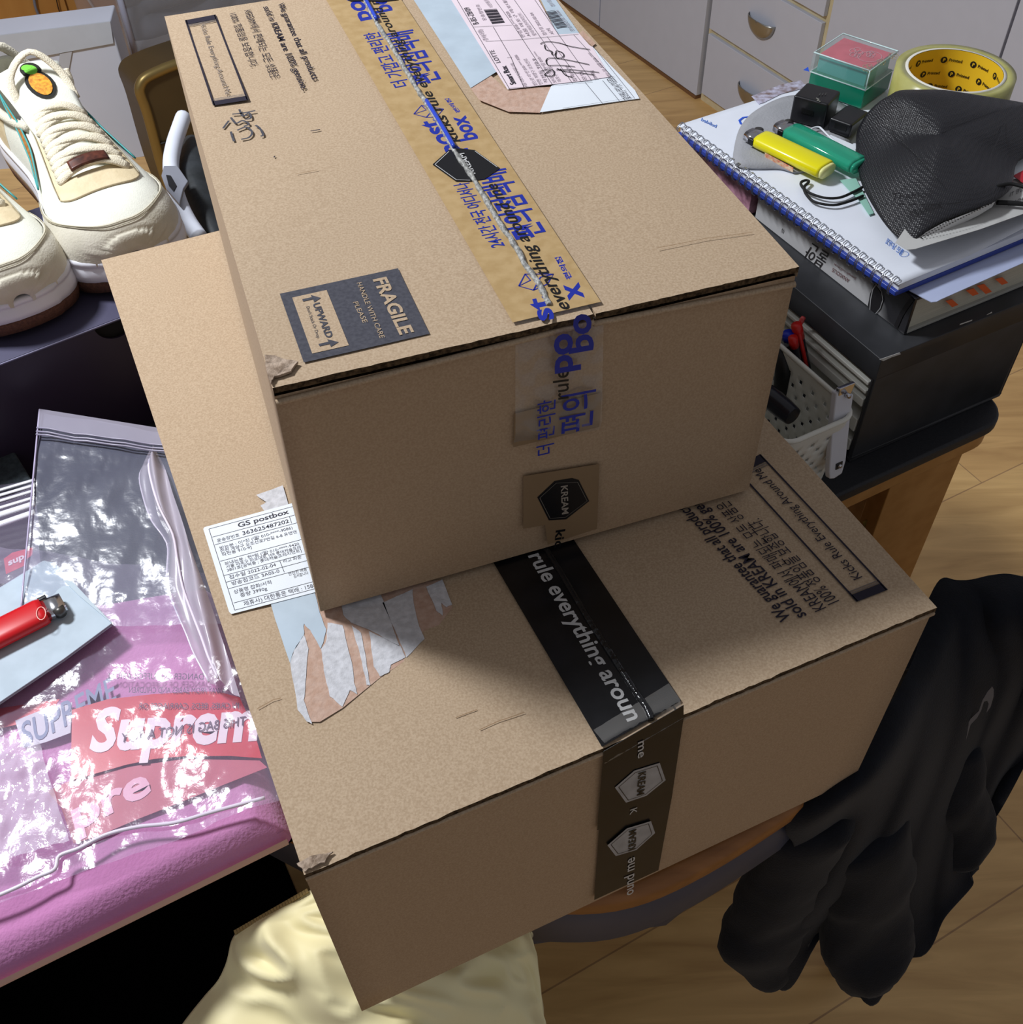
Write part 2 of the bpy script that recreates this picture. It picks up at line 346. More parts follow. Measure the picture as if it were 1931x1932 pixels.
mb = MB(); mb.box(V((o0.x, o0.y, 0)) + sd * .02 + sn * .02, sd * .86, sn * .36, (0, 0, zb_ - .001), mat('dark_brown_crate', C(48, 34, 26), .6)); tag(mb.build('wooden_crate', bevel=.005), 'dark brown crate under the clear storage box', 'crate')
cl = mat('dark_grey_cloth', C(62, 66, 76), .85, vcol=C(88, 92, 104), vscale=12, bump=.5, bscale=25)
mb = MB()
mb.grid(lambda i, j: o0 + sd * (.03 + .84 * i) + sn * .03 + V((0, 0, .05 + (zt_ - zb_ - .08) * j)) + sn * (.04 * noise.noise(V((i * 9, j * 6, 1))) + .04), 40, 20, cl)
tag(mb.build('folded_clothes', solid=.03), 'grey folded clothes inside the clear storage box', 'clothes')

# ================================================================== DESK
VF, VB, UR, UL = .400, .93, .722, -1.05
fm = []
t = thing('desk', UV(.3, .6, 0), 'black-topped wooden desk carrying the cartons, books and shoe box', 'desk')
vf = P(1605, 925, ZD).dot(VX); ur = P(1912, 780, ZD).dot(UX); VF = vf; UR = ur
def rounded(u0, v0, u1, v1, r, z):
    pts = [UV(u0, v0, z)]
    for k in range(9): a = -math.pi / 2 + math.pi / 2 * k / 8; pts.append(UV(u1 - r + r * math.cos(a), v0 + r + r * math.sin(a), z))
    for k in range(9): a = math.pi / 2 * k / 8; pts.append(UV(u1 - r + r * math.cos(a), v1 - r + r * math.sin(a), z))
    return pts + [UV(u0, v1, z)]
mb = MB(); mb.prism(rounded(UL, VF, UR, VB, .03, ZD - .013), (0, 0, .013), deskk); mb.build('desk_top', t, bevel=.003)
mb = MB(); mb.prism(rounded(UL + .002, VF + .004, UR - .004, VB - .004, .028, ZD - .032), (0, 0, .0185), oak); mb.build('wood_edge', t, bevel=.002)
mb = MB(); mb.box(UV(UL + .05, VF + .03, ZD - .085), UX * (UR - UL - .25), VX * .018, (0, 0, .052), oak); ap = mb.build('apron', t)
pla = (UV(0, VF + .03, 0), -VX)
mb = MB(); pxsolid(mb, [(1628, 985), (1688, 953), (1689, 967), (1632, 996)], pla, mat('yellowed_sticker', C(150, 128, 60), .7, vcol=C(120, 100, 45), vscale=200), .001); mb.build('sticker', ap)
u1 = P(1858, 863, .7).dot(UX); u0 = P(1722, 932, .7).dot(UX)
mb = MB(); mb.box(UV(u0, VF + .018, 0), UX * (u1 - u0), VX * .02, (0, 0, ZD - .033), oak); mb.box(UV(u1 - .02, VF + .039, 0), UX * .02, VX * .42, (0, 0, ZD - .033), oak); mb.build('leg', t, bevel=.001)
mb = MB(); mb.box(UV(UL + .02, VF + .05, 0), UX * .02, VX * .42, (0, 0, ZD - .033), oak); mb.build('leg', t, bevel=.001)
mb = MB(); mb.box(UV(UL + .05, VB - .08, .25), UX * (UR - UL - .15), VX * .016, (0, 0, .45), mat('dark_shade_panel', C(20, 17, 15), .7)); mb.build('shade_back_panel', t)  # dark panel added to keep the space under the desk black
bk = mat('black_shade_matte', C(3, 3, 4), 1, spec=0)
t2 = thing('under_desk_shade_block', UV(-.35, .6, 0), 'black block added to stand for the deep shade under the left of the desk', 'cabinet')
mb = MB(); mb.box(UV(-.95, VF + .02, 0), UX * .95, VX * .38, (0, 0, ZD - .09), bk); mb.build('carcass', t2, bevel=.004)  # added near-black block, stands in for the shade below the desk top

# ================================================================== CHAIR
rail = [V(p + (0,)) for p in ((-.20, .345), (-.13, .308), (-.07, .283), (-.004, .270), (.06, .268), (.12, .290), (.2, .337), (.230, .360), (.245, .373))]
rl = smooth(rail, 6)
t = thing('chair', V((.12, .45, 0)), 'wooden chair with curved backrest and slate-blue pad under the big carton', 'chair')
def sweep(mb, prof, m):    # prof: list of (offset outward, z)
    N = len(rl); vs = []; n = len(prof)
    for i, p in enumerate(rl):
        tt = (rl[min(i + 1, N - 1)] - rl[max(0, i - 1)]).normalized(); nn = V((tt.y, -tt.x, 0))
        for d, z in prof: vs.append(p + nn * d + V((0, 0, z)))
    fs = [[i * n + k, i * n + (k + 1) % n, (i + 1) * n + (k + 1) % n, (i + 1) * n + k] for i in range(N - 1) for k in range(n)]
    fs += [list(range(n)), [(N - 1) * n + k for k in range(n)][::-1]]
    mb.add(vs, fs, m, True)
mb = MB(); sweep(mb, [(-.025, .712), (.002, .712), (.005, .717), (.005, .730), (.001, .734), (-.025, .734)], oakd); mb.build('top_rail', t, fix=True)
slate = mat('slate_blue_vinyl', C(56, 62, 82), .42, vcol=C(66, 72, 92), vscale=8)
mb = MB(); sweep(mb, [(-.020, .655), (-.002, .652), (.002, .660), (.000, .705), (-.004, .711), (-.020, .711)], slate); mb.build('backrest', t, fix=True)
mb = MB(); seat = [V((-.12, .42, .42)), V((.0, .345, .42)), V((.13, .36, .42)), V((.27, .46, .42)), V((.33, .60, .42)), V((.12, .82, .42)), V((-.12, .70, .42))]
mb.prism(seat, (0, 0, .045), slate); mb.build('seat', t, bevel=.012)
for p, q in ((( .0, .345), (-.02, .30)), ((.25, .45), (.42, .425)), ((.12, .79), (.12, .83)), ((-.1, .69), (-.13, .72))):
    top = .70 if p[1] < .5 else .42
    if p == (.25, .45): mb = MB(); mb.tube([V((.41, .47, 0)), V((.28, .44, .42)), V((.235, .395, .70))], .013, oakd); mb.build('leg', t); continue
    mb = MB(); mb.tube([V((q[0], q[1], 0)) * 1, V((p[0], p[1], .42)) if top < .5 else V((q[0] * .9 + p[0] * .1, q[1] + .01, .42)), V((p[0], p[1], top)) if top < .5 else V((q[0], q[1] + .012, .70))], .013, oakd); mb.build('leg', t)

# ================================================================== CARTONS
def carton(name, TL, FL, FR, fl, fr, ztop, zbot, label, tc, gapL, gapR):
    """corner pixels -> real box; tc = fraction of the front edge where the flaps meet"""
    a, b, c = P(*FL, ztop), P(*FR, ztop), P(*TL, ztop)
    e = b - a; n = V((-e.y, e.x, 0)).normalized(); dep = (c - a).dot(n)
    a2, b2 = P(*fl, zbot), P(*fr, zbot)
    bl, brr = a + n * dep, b + n * dep
    bl2, br2 = V((bl.x, bl.y, zbot)), V((brr.x, brr.y, zbot))
    c_ = (a + brr) / 2
    t = thing(name, V((c_.x, c_.y, zbot)), label, 'cardboard box')
    zt = ztop - .006
    def sag(p, i, j): return p
    # body walls as a subdivided shell so that the panels bulge a little
    B = [a2, b2, br2, bl2]; T = [V((p.x, p.y, zt)) for p in (a, b, brr, bl)]
    mb = MB(); ctr = sum(B, V()) / 4
    for k in range(4):
        p0, p1, q0, q1 = B[k], B[(k + 1) % 4], T[k], T[(k + 1) % 4]
        nn = ((p1 - p0).cross(V((0, 0, 1)))).normalized()
        def fn(i, j, p0=p0, p1=p1, q0=q0, q1=q1, nn=nn):
            q = (p0.lerp(p1, i)).lerp(q0.lerp(q1, i), j)
            s_ = math.sin(math.pi * i) * math.sin(math.pi * j)
            return q + nn * (.0015 * s_ + .0012 * s_ * noise.noise(q * 9))
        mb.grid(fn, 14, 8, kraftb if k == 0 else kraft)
    mb.poly([p + V((0, 0, 0)) for p in B][::-1], kraft)
    mb.poly([p - V((0, 0, .004)) for p in T], core)
    mb.build('carton_body', t, fix=True)
    # two top flaps with dark corrugated edges
    s = a.lerp(b, tc); sb_ = s + n * dep
    for (p, q, g0, g1) in ((a, s, gapL[0], gapL[1]), (s, b, gapR[0], gapR[1])):
        mb = MB(); e1 = (q - p)
        lift = V((0, 0, 0)); th = .0032
        f0 = p - n * .0015; f1 = q - n * .0015
        ins = e.normalized() * .0006
        if p is s: f0 = f0 + ins; 
        else: f1 = f1 - ins
        k0 = f0 + n * (dep + .0015); k1 = f1 + n * (dep + .0015)
        N = 24
        def top(i, j): 
            q_ = f0.lerp(f1, i).lerp(k0.lerp(k1, i), j); w = .0012 * noise.noise(q_ * 14 + V((0, 0, 3))); ed = min(i, 1 - i) * 12
            jag = .0006 * noise.noise(V((i * 90, 0, ztop * 9))) if j == 0 else 0
            return q_ + V((0, 0, w * min(1, ed) * min(1, j * 8, (1 - j) * 8))) - n * jag
        mb.grid(top, N * 2, N, kraft)
        mb.grid(lambda i, j: top(i, 0) + V((0, 0, -th * j)), N * 2, 1, core, smooth=False)
        mb.grid(lambda i, j: top(i, 1) + V((0, 0, -th * j)), N * 2, 1, kraft, smooth=False)
        mb.grid(lambda i, j: top(0, i) + V((0, 0, -(th + .003 * (p is a)) * j)), N, 1, kraft, smooth=False)
        mb.grid(lambda i, j: top(1, i) + V((0, 0, -(th + .003 * (q is b)) * j)), N, 1, kraft, smooth=False)
        mb.grid(lambda i, j: top(i, j) + V((0, 0, -th)), 4, 4, core)
        mb.build('top_flap', t)
        # folded front rim under the flap, leaving a dark gap
    mb = MB()
    for i0, i1, g in ((0, tc, gapL), (tc, 1, gapR)):
        N = 12; pts = []
        for k in range(N + 1):
            i = i0 + (i1 - i0) * k / N; q = a.lerp(b, i); gz = g[0] + (g[1] - g[0]) * k / N
            pts.append(V((q.x, q.y, ztop - gz)) - n * .0008)
        mb.tube(pts, .0016, kraft, n=6)
    mb.build('front_rim', t)
    fn_ = (b - a).cross(a2 - a).normalized()
    if fn_.dot(n) > 0: fn_ = -fn_
    return t, (a, fn_), n, e.normalized(), a, b, dep

bx1, F1, n1, e1, a1, b1, d1 = carton('cardboard_box', (297, 33), (513, 728), (1506, 500), (605, 1154), (1413, 924), Z1, Z2 + .0040,
    'smaller brown carton on top, taped with blue-lettered tape and marked FRAGILE', .585, (.0090, .0050), (.0060, .0105))
bx2, F2, n2, e2, a2, b2, d2 = carton('cardboard_box', (198, 489), (572, 1645), (1765, 1142), (683, 1908), (1612, 1470), Z2, ZD + .0005,
    'larger brown carton underneath, sealed with black tape and bearing a postal label', .55, (.005, .0055), (.0055, .0055))
T1, T2 = pl_h(Z1 + .0004), pl_h(Z2 + .0004)
# --- carton 1 printing
c2 = Z(4.109, 290, 0)
mb = MB()
text(mb, 'We guarantee that all products', (524, 8), (590, 152), (12, -2.5), T1, ink, bold=.012)
text(mb, 'sold in KREAM are 100% genuine.', (496.5, 14), (570, 171.5), (12, -2.5), T1, ink, bold=.012)
text(mb, 'KREAM에서 판매되는 모든 상품은', (460.5, 20.7), (512, 148.5), (13, -2.5), T1, ink)
text(mb, '100% 정품임을 보증합니다.', (432.5, 25.5), (473.7, 128), (12, -2.5), T1, ink)
text(mb, 'Kicks Rule Everything Around Me', (378, 47.5), (426, 180), (9.5, -2), T1, inkg, bold=.0)
def frame(mb, q, pl, w=.0012):
    A_, B_, C_, D_ = q
    stroke(mb, [A_, D_], w, pl, ink); stroke(mb, [B_, C_], w, pl, ink)
    L = lambda p, q_, t: (p[0] + (q_[0] - p[0]) * t, p[1] + (q_[1] - p[1]) * t)
    for s0, s1, m in ((0, .05, ink), (.055, .062, inkg), (.068, .074, inkg)):
        pxpoly(mb, [L(A_, D_, s0), L(B_, C_, s0), L(B_, C_, s1), L(A_, D_, s1)], pl, m, .0004)
        pxpoly(mb, [L(A_, D_, 1 - s0), L(B_, C_, 1 - s0), L(B_, C_, 1 - s1), L(A_, D_, 1 - s1)], pl, m, .0004)
frame(mb, [(350.8, 39), (405.6, 28.7), (468, 189.8), (404.4, 200)], T1)
mb.build('printed_text', bx1)
mb = MB()
for st in (((610, 890), (700, 880), (790, 862)), ((665, 852), (695, 905), (740, 880), (755, 920), (710, 930)), ((600, 915), (640, 960), (690, 940), (740, 965), (700, 985)),
           ((540, 1000), (585, 940)), ((600, 1025), (610, 1060), (625, 1100)), ((650, 1015), (720, 990), (765, 1030), (740, 1070), (680, 1085)), ((790, 975), (825, 1000), (850, 1050), (830, 1060))):
    stroke(mb, [(p.x, p.y) for p in smooth([V((x, y, 0)) for x, y in c2(*st)], 5)], .0013, T1, inkp)
stroke(mb, c2((1218, 1020), (1292, 1009)), .0008, T1, ink); stroke(mb, c2((932, 1220), (944, 1220)), .0016, T1, ink)
mb.build('handwriting', bx1)
c4 = Z(2.7586, 500, 450)
mb = MB(); pxpoly(mb, c4((78, 290), (693, 157), (858, 498), (203, 648)), T1, inkp, .0003)
pxpoly(mb, c4((143, 312), (322, 272), (438, 560), (247, 603)), T1, kraft, .0005)
text(mb, 'FRAGILE', (704, 528), (756, 634), (25, -5.5), T1, kraft, .0006, bold=.03)
text(mb, 'HANDLE WITH CARE', (673.3, 535.2), (717.5, 640.3), (9.5, -2), T1, kraft, .0006)
text(mb, 'PLEASE', (666, 571.4), (685.6, 611.3), (9.5, -2), T1, kraft, .0006)
text(mb, 'UPWARD', (590.6, 575), (616.5, 640.3), (13, -3), T1, inkp, .0007, bold=.03)
text(mb, "Don't Stack Or Drop", (578, 580.5), (599, 640.3), (6, -1.5), T1, inkp, .0007)
for q in (((195, 322), (200, 334), (252, 322), (258, 338), (293, 315), (240, 300), (245, 311)), ((280, 555), (286, 567), (338, 555), (345, 570), (385, 545), (325, 530), (332, 543))):
    pxpoly(mb, c4(*q), T1, inkp, .0007)
mb.build('printed_warning', bx1)
# --- carton 1 tape
def fp1(x, y): return on((x, y), F1, .0022)
aT = T1
def ext(p, q, k): return (p[0] + (q[0] - p[0]) * k, p[1] + (q[1] - p[1]) * k)
def band(mb, L0, L1, R0, R1, pl, m, off, k=1.16):
    pL, pR = on(L0, pl, off), on(R0, pl, off)
    dL, dR = (on(L1, pl, off) - pL), (on(R1, pl, off) - pR)
    mb.prism([pL, pR, pR + dR * k, pL + dL * k], V((0, 0, .00015)), m)
    return pL, pR
mb = MB()
bd = d1 / (on((620, 9), T1) - on((968, 612), T1)).length
band(mb, (968, 612), (620, 9), (1134, 573), (762, 9), T1, tapeb, .0010, 1.0 * bd)
p, q = on((968, 612), T1, .0011), on((1134, 573), T1, .0011)
# over the edge and down the front
fz = [Z1 - .002]
fl_, fr_ = on((966, 832), F1, .002), on((1128, 806), F1, .002)
def fr1(i, j):
    tL, tR = p.lerp(q, i), fl_.lerp(fr_, i)
    base = tL.lerp(tR, j); base = tL + (tR - tL) * j
    out = -n1 * (.0035 * math.sin(min(1, j * 5) * math.pi * .5) + .0010 * noise.noise(V((i * 7, j * 9, 2)))) * (1 if j < .9 else (1 - j) * 10)
    return V((base.x, base.y, base.z)) + out
mb.build('brown_tape', bx1)
mb = MB(); mb.grid(fr1, 30, 30, tapec); mb.build('clear_tape', bx1)
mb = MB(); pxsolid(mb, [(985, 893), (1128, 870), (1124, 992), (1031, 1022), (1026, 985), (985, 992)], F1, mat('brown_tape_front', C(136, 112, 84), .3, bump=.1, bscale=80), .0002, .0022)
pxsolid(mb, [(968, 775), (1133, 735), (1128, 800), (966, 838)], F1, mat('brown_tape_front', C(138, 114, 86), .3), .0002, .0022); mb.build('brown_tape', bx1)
mb = MB()
K = dict(off=.0014)
text(mb, 'kicks rule everything around me', (870, 272), (704, -10), (-20, 4), T1, black, .0014, bold=.012, shear=.15)
text(mb, 'everything around me', (1078, 588), (936, 350), (-26, 5), T1, black, .0014, bold=.012, shear=.15)
text(mb, '24시간 전국 어디서나', (953, 468), (882, 347), (-25, 5), T1, blue, .0013, bold=.012)
text(mb, '더 가깝고 편리한', (773, 166), (712, 63), (-25, 5), T1, blue, .0013, bold=.012)
text(mb, '편의점택배', (831, 158), (774, 60), (-44, 8), T1, blue, .0013, bold=.02)
text(mb, '편의점택배', (1029, 448), (948, 322), (-50, 10), T1, blue, .0013, bold=.02)
text(mb, 'post', (873, 292), (824, 228), (-40, 8), T1, blue, .0012, bold=.03)
text(mb, 'box', (903, 266), (877, 221), (-34, 6), T1, blue, .0012, bold=.03)
text(mb, 'post', (706, 40), (664, -22), (-36, 7), T1, blue, .0012, bold=.03)
text(mb, 'box', (742, 24), (716, -20), (-32, 6), T1, blue, .0012, bold=.03)
text(mb, 'st', (1046, 606), (1030, 562), (-40, 8), T1, blue, .0012, bold=.03)
text(mb, 'x', (1102, 566), (1090, 536), (-42, 8), T1, blue, .0012, bold=.03)
text(mb, '편의점', (870, 216), (847, 189), (-7, 1), T1, blue, .0012, bold=.03)
text(mb, '편의점', (1080, 530), (1057, 488), (-9, 2), T1, blue, .0012, bold=.03)
for poly_ in (Z(6.437, 620, 0)((1040, 1410), (1130, 1305), (1400, 1350), (1310, 1450), (1190, 1450), (1040, 1410), (1190, 1360), (1130, 1305)), Z(6.437, 620, 0)((1190, 1450), (1260, 1370), (1400, 1350)),
              Z(6.896, 920, 440)((410, 715), (490, 560), (860, 560), (780, 690), (600, 770), (410, 715), (560, 640), (490, 560)), Z(6.896, 920, 440)((600, 770), (690, 600), (860, 560))):
    stroke(mb, poly_, .0007, T1, blue, .0013)
text(mb, 'po', (1072, 690), (1071, 615), (-48, 8), F1, blue, .0052, bold=.03)
text(mb, 'bo', (1112, 650), (1104, 578), (-46, 8), F1, blue, .0052, bold=.03)
text(mb, 'rule', (1066, 742), (1066, 684), (-30, 4), F1, black, .005, bold=.01)
text(mb, '편의', (1106, 800), (1112, 724), (-50, 10), F1, blue, .0048, bold=.01)
text(mb, '더 편리한', (1036, 845), (1040, 740), (-26, 6), F1, blue, .0048, bold=.01)
cK = Z(6.437, 760, 240)
badge = cK((365, 485), (560, 310), (700, 288), (880, 310), (1185, 530), (1000, 660), (820, 690), (650, 690))
pxpoly(mb, badge, T1, black, .0016)
stroke(mb, cK((400, 485), (565, 330), (560, 330)), .0004, T1, white_ink, .0018); stroke(mb, cK((395, 488), (655, 675), (820, 680)), .0004, T1, white_ink, .0018); stroke(mb, cK((880, 325), (1150, 520)), .0004, T1, white_ink, .0018)
text(mb, 'KREAM', (898, 334), (876, 294), (-11, 2), T1, white_ink, .0018, bold=.02)
pxpoly(mb, [(650, 0), (662, 7), (690, 6), (722, 8), (752, 4), (762, -8), (700, -25), (640, -12)], T1, black, .0016)
bf = c4((1410, 1330), (1500, 1245), (1590, 1230), (1625, 1240), (1680, 1350), (1560, 1445), (1470, 1450))
pxpoly(mb, bf, F1, black, .0026)
bi = c4((1422, 1332), (1507, 1255), (1618, 1250), (1668, 1348), (1555, 1433), (1476, 1438), (1422, 1332)); stroke(mb, bi, .0003, F1, mat('grey_print', C(110, 104, 96), .6), .0028)
text(mb, 'KREAM', c4((1532, 1268))[0], c4((1538, 1418))[0], (13, -2), F1, mat('grey_print2', C(150, 140, 128), .6), .0028, bold=.02)
text(mb, 'kic', c4((1508, 1500))[0], c4((1500, 1592))[0], (18, -3), F1, black, .0026, bold=.02)
mb.build('tape_lettering', bx1)
mb = MB()
rp = [(687, 0), (713, 50), (741, 93), (775, 152), (806, 200), (840, 256), (859, 291), (892, 339), (931, 405), (970, 465), (998, 513), (1022, 548), (1036, 580)]
rp = [ext(rp[1], rp[0], 2.0)] + rp
pts = smooth([on(p_, T1, .0014) for p_ in rp], 14)
rg = mat('crinkled_tape_ridge', C(110, 110, 108), .4, vcol=C(176, 176, 172), vscale=350, bump=.8, bscale=350)
mb.tube([p_ + V((noise.noise(p_ * 160) * .0005, 0, noise.noise(p_ * 190) * .0006)) for p_ in pts], [.0015 + .0005 * noise.noise(p_ * 300) for p_ in pts], rg, n=8); mb.build('crinkled_ridge', bx1)
mb = MB()
for s_ in (((806, 200), (840, 256), (858, 288)), ((690, 5), (712, 46))): mb.tube(smooth([on(p_, T1, .0034) for p_ in s_], 5), .0012, mat('blue_ridge_print', C(40, 70, 190), .2))
mb.build('ridge_print', bx1)
# --- shipping label on carton 1
mb = MB()
pxsolid(mb, [(740, -62), (888.6, 168), (938, 137), (925, 100), (820, -62)], T1, paperb, .0001, .0006)
pxsolid(mb, [(1019, 214), (1207, 188), (1198, 172), (1118, 90), (1100, 110), (1060, 150), (1040, 165)], T1, paper, .0001, .0006)
pxsolid(mb, [(990, -62), (1053, 68), (1094, 66), (1048, 0), (1000, -62)], T1, paperb, .0001, .0007)
pxsolid(mb, [(800, -80), (958, 172), (1108, 155), (1152, 148), (1118, 92), (1112, 88), (1093, 66), (1053, 68), (980, -62)], T1, paperp, .0001, .0010)
mb2 = MB(); pxsolid(mb2, [(888.6, 168), (925, 142), (958, 172), (1010, 166), (1040, 165), (1019, 214), (960, 212), (905, 190)], T1, tornp, .0001, .0003); mb2.build('torn_label_residue', bx1)
pxsolid(mb, [(1093, 66), (1118, 90), (1124, 85), (1100, 60)], T1, tornp, .0001, .0008)
lb = mb.build('shipping_label', bx1)
z6 = Z(4.389, 800, 0); lk = mat('label_print', C(40, 36, 48), .6); lg = mat('label_print_grey', C(130, 118, 128), .6)
mb = MB()
for ln in (((262, -8), (710, 755)), ((575, -5), (750, 240), (1065, 720)), ((735, -5), (1225, 700)), ((905, -5), (1120, 310), (1385, 680)), ((410, 240), (730, 225)), ((510, 360), (800, 345), (1280, 300)), ((575, 240), (720, 490), (830, 745)), ((690, 495), (730, 490)),
           ((1240, 305), (1590, 690)), ((1020, 320), (1300, 690)), ((700, 750), (1390, 690)), ((1335, 700), (1475, 870)), ((1480, 685), (1615, 850)), ((1400, 400), (1740, 825), (1150, 915))):
    stroke(mb, z6(*ln), .0003, T1, lk, .0014)
def up_text(s_, a_, b_, h, m=lg, bold=0): text(mb, s_, z6(a_)[0], z6(b_)[0], (-h, h * .2), T1, m, .0014, bold=bold)
up_text('Smart Box', (765, 712), (680, 560), 11, lk, .02); up_text('LOTTE', (637, 535), (578, 430), 9, lk); up_text('B-B5-Z8/09', (458, 215), (375, 75), 11, lk)
up_text('경서(대형)', (535, 350), (480, 258), 8)
for s_, a_, b_ in (('서울 마포구 마포대로 109', (860, 735), (740, 540)), ('받는분 이*진 010-****-9086', (940, 720), (770, 470)), ('인천 계양구 오조산로', (985, 715), (850, 500)), ('작전동 910-9', (1030, 700), (920, 500)), ('보내는분 현*림 010-****', (1100, 700), (930, 440)),
        ('마포구 공덕동', (1140, 690), (1050, 560)), ('현*림 010-****-9420', (840, 325), (700, 110)), ('서울 마포구 마포대로', (890, 318), (660, -10)), ('롯데캐슬프레지던트', (935, 310), (800, 120)), ('운송장번호', (520, 185), (455, 50)), ('대한통운', (575, 75), (520, 5)),
        ('접수일 2022-02-04', (1020, 305), (900, 120)), ('서적', (1085, 300), (1040, 250)), ('잡화/서적', (1270, 690), (1200, 560)), ('운임', (1350, 680), (1310, 610)), ('3990g', (1440, 670), (1395, 600)), ('운송장번호 3636', (1245, 270), (1110, 100)), ('접수일', (1085, 65), (1040, 10)), ('받는분 서명 010-****', (1555, 650), (1380, 450))):
    up_text(s_, a_, b_, 6)
up_text('강원(리)(이유)', (1715, 835), (1555, 650), 12, lk)
for q, N in ((((495, 97), (603, 90), (672, 205), (567, 217)), 15), (((1000, 115), (1085, 102), (1188, 240), (1102, 252)), 14)):
    q = z6(*q)
    for k in range(N):
        s0 = k / N; s1 = s0 + (.62 if k % 3 else .35) / N
        L_ = lambda t_: ext(q[0], q[3], t_); R_ = lambda t_: ext(q[1], q[2], t_)
        pxpoly(mb, [L_(s0), R_(s0), R_(s1), L_(s1)], T1, lk, .0014)
mb.build('lettering', lb)
mb = MB()
for st in (((965, 385), (990, 370), (1040, 365), (1120, 375), (1220, 405), (1375, 430)), ((1000, 390), (1010, 430), (1060, 445), (1060, 470), (1090, 470), (1100, 440), (1150, 460), (1155, 490), (1100, 500), (1090, 460)), ((1010, 530), (1040, 500), (1180, 515), (1370, 555)), ((1012, 520), (1030, 560), (1120, 560), (1250, 572)),
           ((975, 605), (1060, 595), (1080, 630), (1060, 650), (1000, 640), (1050, 600)), ((1095, 600), (1250, 600), (1450, 620)), ((1130, 590), (1170, 640), (1230, 660)), ((1100, 585), (1160, 610), (1300, 625), (1410, 640))):
    stroke(mb, [(p.x, p.y) for p in smooth([V((x, y, 0)) for x, y in z6(*st)], 4)], .0007, T1, black, .0016)
mb.build('handwriting', lb)

# --- carton 2
mb = MB()
z3 = Z(2.682, 380, 900)
pxpoly(mb, z3((350, 640), (570, 570), (900, 560), (1220, 520), (1272, 660), (1180, 780), (1040, 925), (900, 1020), (715, 1170), (600, 1240), (555, 1240), (450, 945)), T2, tornp, .0002)
mb.build('glue_residue', bx2)
mb = MB()
def jag(pts, amp=1.2, n=4):
    out = []
    for i, p_ in enumerate(pts):
        q_ = pts[(i + 1) % len(pts)]
        for k in range(n): t_ = k / n; out.append((p_[0] + (q_[0] - p_[0]) * t_ + random.uniform(-amp, amp), p_[1] + (q_[1] - p_[1]) * t_ + random.uniform(-amp, amp)))
    return out
W_ = [((280, 95), (415, 45), (445, 150), (330, 182), (300, 150), (330, 130)), ((350, 640), (570, 570), (600, 690), (632, 770), (620, 840), (605, 870), (560, 790), (520, 745), (520, 800), (470, 880), (450, 945)),
      ((450, 945), (470, 880), (522, 800), (542, 870), (528, 1050), (520, 1130), (560, 1250), (535, 1240), (490, 1180)), ((607, 870), (632, 840), (640, 740), (715, 750), (742, 860), (765, 950), (775, 1040), (790, 1100), (752, 1080), (715, 1165), (650, 1110), (622, 980)),
      ((760, 750), (810, 790), (835, 930), (855, 1055), (838, 1055), (805, 900)), ((850, 780), (1010, 860), (1035, 915), (960, 955), (950, 990), (905, 1010), (875, 960)), ((918, 640), (1068, 570), (1080, 660), (1105, 760), (1130, 820), (1040, 915), (1000, 820)), ((1140, 560), (1220, 520), (1270, 650), (1240, 660), (1215, 640), (1225, 705), (1190, 680)), ((700, 600), (900, 575), (980, 790), (1005, 860), (860, 780), (760, 740), (720, 700))]
for i, w in enumerate(W_): pxsolid(mb, jag(z3(*w), .8), T2, torn if i != 1 else paperb, .00012, .0004)
mb.build('torn_label_residue', bx2)
mb = MB(); e_ = (545 - 385.6, 955 - 1000.7)
pxsolid(mb, [(386.5, 996.5), (384.3, 1000), (433, 1156), (437, 1160), (441, 1159.5), (700, 1092), (648, 925)], T2, paper, .0001, .0008)
lb2 = mb.build('postal_label', bx2)
mb = MB(); z1_ = Z(3.448, 0, 740)
rows = [(1362, 897), (1383, 950), (1400, 1000), (1435, 1107), (1460, 1200), (1475, 1243), (1490, 1285), (1523, 1378), (1530, 1425)]
for x, y in rows: stroke(mb, z1_((x, y), (x + 700, y - 700 * .268)), .0003, T2, lk, .0010)
stroke(mb, z1_(rows[0], rows[-1]), .0003, T2, lk, .0010); stroke(mb, z1_((1885, 815), (1900, 860)), .0003, T2, lk, .0010); stroke(mb, z1_((1822, 1102), (1852, 1178)), .0003, T2, lk, .0010)
def gt(s_, a_, b_, h, bold=0, m=lk): text(mb, s_, z1_(a_)[0], z1_(b_)[0], (-h * .28, -h), T2, m, .0010, bold=bold)
gt('GS postbox', (1552, 888), (1885, 795), 8.5, .02); gt('운송장번호', (1416, 983), (1562, 943), 5); gt('363625487202', (1580, 938), (1885, 855), 7, .01)
gt('받는분 : 이*진 (☎ 010-****-9086)', (1432, 1032), (1907, 895), 5); gt('인천 계양구 오조산로7번길 6-8 유앤앤', (1438, 1053), (1935, 922), 5); gt('작전동 910-9]', (1447, 1075), (1640, 1022), 5)
gt('보내는분 : 현*림 (☎ 010-****-9420', (1465, 1132), (1950, 1000), 5); gt('서울 마포구 마포대로 109 롯데캐슬프레', (1475, 1153), (1960, 1022), 5); gt('3801호[공덕동 ; 롯데캐슬프레지던트]', (1480, 1175), (1965, 1043), 5)
gt('접수일 2022-02-04', (1495, 1224), (1800, 1138), 6); gt('방송점코드 3A05-0', (1510, 1264), (1822, 1178), 6); gt('비고 파손', (1845, 1118), (1965, 1086), 5.5); gt('안전한 배송', (1880, 1200), (2000, 1165), 5); gt('감사합니다', (1915, 1215), (2010, 1190), 5)
gt('상품명 잡화/서적', (1525, 1318), (1770, 1252), 6); gt('중량 3990g', (1567, 1340), (1742, 1292), 6); gt('제휴사) 대한통운 택배 : 1588', (1590, 1397), (2060, 1272), 7)
mb.build('lettering', lb2)
mb = MB()
